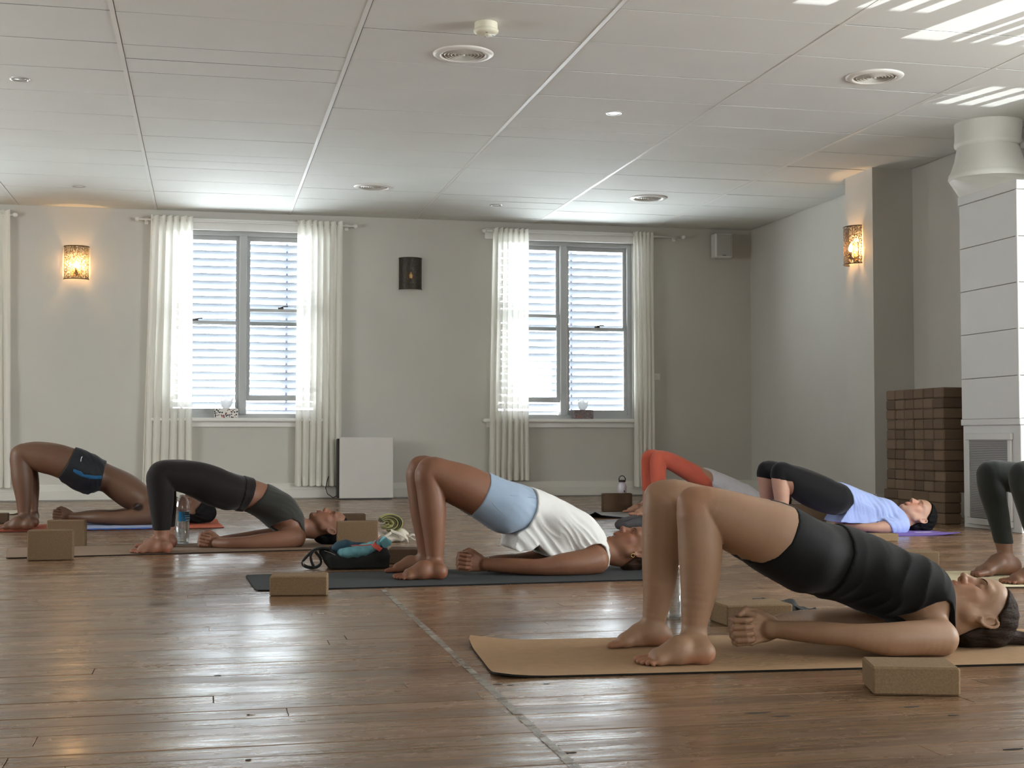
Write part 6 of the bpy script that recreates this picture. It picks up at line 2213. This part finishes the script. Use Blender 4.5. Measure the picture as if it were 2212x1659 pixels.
K_orange = cloth_mat('orange_stretch', (192, 92, 72), 0.75, 0.15, 0.03)
K_pale = cloth_mat('pale_grey_cotton', (205, 202, 208), 0.9, 0.2, 0.06)
p5.garment('leggings', p5.trunk, K_orange, 0.004, c5, [(950, 0), (1500, 60), (2010, 360), (2080, 470), (2310, 700), (2200, 900), (1650, 800), (1480, 770), (950, 775)], wr=0.001, wf=40, k=0.005)
p5.garment('tee', p5.torso_only, K_pale, 0.012, c5, [(1985, 330), (2050, 470), (2260, 690), (2250, 1020), (2600, 1130), (3060, 1150), (3090, 820), (2600, 400), (2100, 300)], wr=0.003, wf=26, folds=0.005, ffreq=70, seed=10)
p5.face_bits(p5.H, S.F, M_brow)
AW = p5.arms
p5.body()
p5.hair(p5.H, H_brown)

# ---- woman in lavender tee and black capris
c6 = cvf(1620, 980, 4.424)
p6 = build_person('dark haired woman in lavender tee and black capris in bridge pose by the block stack', c6, 1 / 4.424,
    floorp(1800, 1161), floorp(2049, 1157), 0.42, SK6,
    legN=[(805, 430, 148, 0.33), (720, 400, 158, 0.325), (590, 345, 158, 0.32), (470, 285, 140, 0.315), (380, 230, 112, 0.31), (298, 176, 90, 0.308), (292, 205, 88, 0.307), (293, 280, 83, 0.306), (300, 350, 80, 0.305), (304, 420, 72, 0.304), (308, 500, 60, 0.303), (310, 580, 48, 0.302), (312, 650, 42, 0.302)],
    legF=[(800, 420, 146, 0.51), (690, 375, 150, 0.525), (540, 305, 146, 0.53), (400, 240, 124, 0.535), (280, 190, 100, 0.54), (165, 162, 86, 0.542), (155, 190, 84, 0.542), (156, 270, 78, 0.543), (160, 340, 74, 0.544), (164, 410, 66, 0.545), (168, 490, 54, 0.546), (170, 570, 43, 0.547), (172, 630, 38, 0.547)],
    footN=(345, 762, 60, 766), footF=(205, 728, -60, 730),
    tr=[(805, 425, 148, 0.42, 1.4), (880, 440, 142, 0.42, 1.4), (1010, 478, 124, 0.42, 1.38), (1150, 535, 124, 0.42, 1.45), (1270, 585, 126, 0.42, 1.5), (1350, 625, 108, 0.42, 1.6)],
    arm=[(1435, 685, 74, 0.285), (1370, 692, 66, 0.27), (1280, 700, 58, 0.262), (1190, 706, 46, 0.265), (1130, 706, 41, 0.275), (1060, 704, 39, 0.30), (980, 700, 34, 0.345), (930, 698, 29, 0.375)],
    hand=(860, 695), nose=(1553, 455), hang=R(7), hsc=1.07, turn=0.18, h=0.009, hf=0.0048, breasts=[(1290, 530, 66, 0.07)], neck_r=0.047)
S = p6.full
K_lav = cloth_mat('lavender_cotton', (158, 174, 220), 0.88, 0.2, 0.05)
K_capri = cloth_mat('black_cotton', (11, 11, 13), 0.8, 0.12, 0.04)
p6.garment('capri_leggings', p6.trunk, K_capri, 0.005, c6, [(20, -40), (400, 0), (905, 235), (962, 330), (978, 470), (925, 640), (600, 660), (400, 440), (382, 300), (372, 268), (205, 232), (195, 246), (50, 184)], wr=0.0012, wf=36, k=0.005)
T6 = p6.torso_only.copy()
sl6 = np.maximum(p6.arms.F, p6.plane(c6, [(1262, 600), (1290, 660), (1346, 775), (1340, 840), (1570, 840), (1570, 560), (1400, 470)], p6.ct - 0.12))
T6.F = smin(T6.F, sl6, 0.025)
p6.garment('lavender_tee', T6, K_lav, 0.010, c6, [(862, 225), (940, 320), (966, 400), (970, 470), (845, 665), (1000, 690), (1200, 760), (1345, 860), (1560, 860), (1548, 640), (1500, 540), (1420, 440), (1300, 370), (1000, 240)],
           wr=0.003, wf=30, folds=0.006, ffreq=75, fdir=(0.9, 0.2, 0.3), drape=([(962, 450), (975, 500), (865, 645), (1100, 655), (1250, 630), (1200, 560)], 0.13, 0.008), seed=12)
p6.face_bits(p6.H, S.F, M_brow, (0.95, 0.82, 0.82))
p6.body()
H = p6.H
p6.hair(H, H_black, thick=0.016, lump=0.003, extra=[('ell', H.P(-0.06, 0, 0.05), np.array([0.06, 0.075, 0.06]), None, 0.03)])

# ---- green leggings at the right edge
c7 = cvf(1900, 820, 3.606)
p7 = build_person('person in dark green leggings cut off by the right edge of the photo', c7, 1 / 3.606,
    floorp(2045, 1272), floorp(2212, 1270), 0.37, SK7,
    legN=[(1600, 930, 150, 0.28), (1450, 850, 140, 0.265), (1300, 780, 122, 0.25), (1180, 745, 104, 0.245), (1110, 745, 97, 0.24), (1112, 800, 94, 0.24), (1138, 900, 90, 0.238), (1165, 1000, 84, 0.236), (1195, 1120, 76, 0.234), (1222, 1240, 64, 0.232), (1245, 1350, 56, 0.23), (1262, 1450, 50, 0.23)],
    legF=[(1540, 905, 148, 0.46), (1350, 835, 138, 0.475), (1150, 785, 122, 0.485), (980, 752, 108, 0.49), (868, 742, 102, 0.495), (864, 790, 96, 0.495), (880, 880, 92, 0.496), (904, 980, 84, 0.497), (928, 1080, 76, 0.498), (950, 1190, 68, 0.499), (972, 1300, 62, 0.5), (986, 1390, 54, 0.5), (996, 1440, 50, 0.5)],
    footN=(1300, 1590, 950, 1590), footF=(1035, 1518, 700, 1536),
    tr=[(1600, 920, 150, 0.37, 1.4), (1700, 960, 142, 0.37, 1.4), (1850, 1030, 130, 0.37, 1.4), (2000, 1120, 130, 0.37, 1.45), (2120, 1200, 120, 0.37, 1.6)],
    arm=[(2200, 1340, 84, 0.23), (2080, 1370, 70, 0.21), (1900, 1400, 60, 0.205), (1800, 1410, 50, 0.22), (1700, 1415, 48, 0.25), (1600, 1415, 40, 0.30)],
    hand=(1500, 1400), nose=(2330, 1150), hang=R(2), hsc=1.0, h=0.009, hf=0.005, neck_r=0.05)
S = p7.full
K_green = cloth_mat('dark_green_stretch', (34, 37, 34), 0.7, 0.15, 0.03)
p7.garment('leggings', p7.trunk, K_green, 0.004, c7, [(600, 500), (1400, 500), (1750, 700), (1750, 1150), (1400, 1200), (1330, 1310), (600, 1306)], wr=0.0012, wf=36, k=0.005)
p7.garment('black_tee', p7.torso_only, K_tank, 0.009, c7, [(1650, 600), (1640, 1200), (2250, 1500), (2290, 1100), (2000, 700)], wr=0.003)
p7.face_bits(p7.H, S.F, M_brow)
p7.body()
p7.hair(p7.H, H_dark)
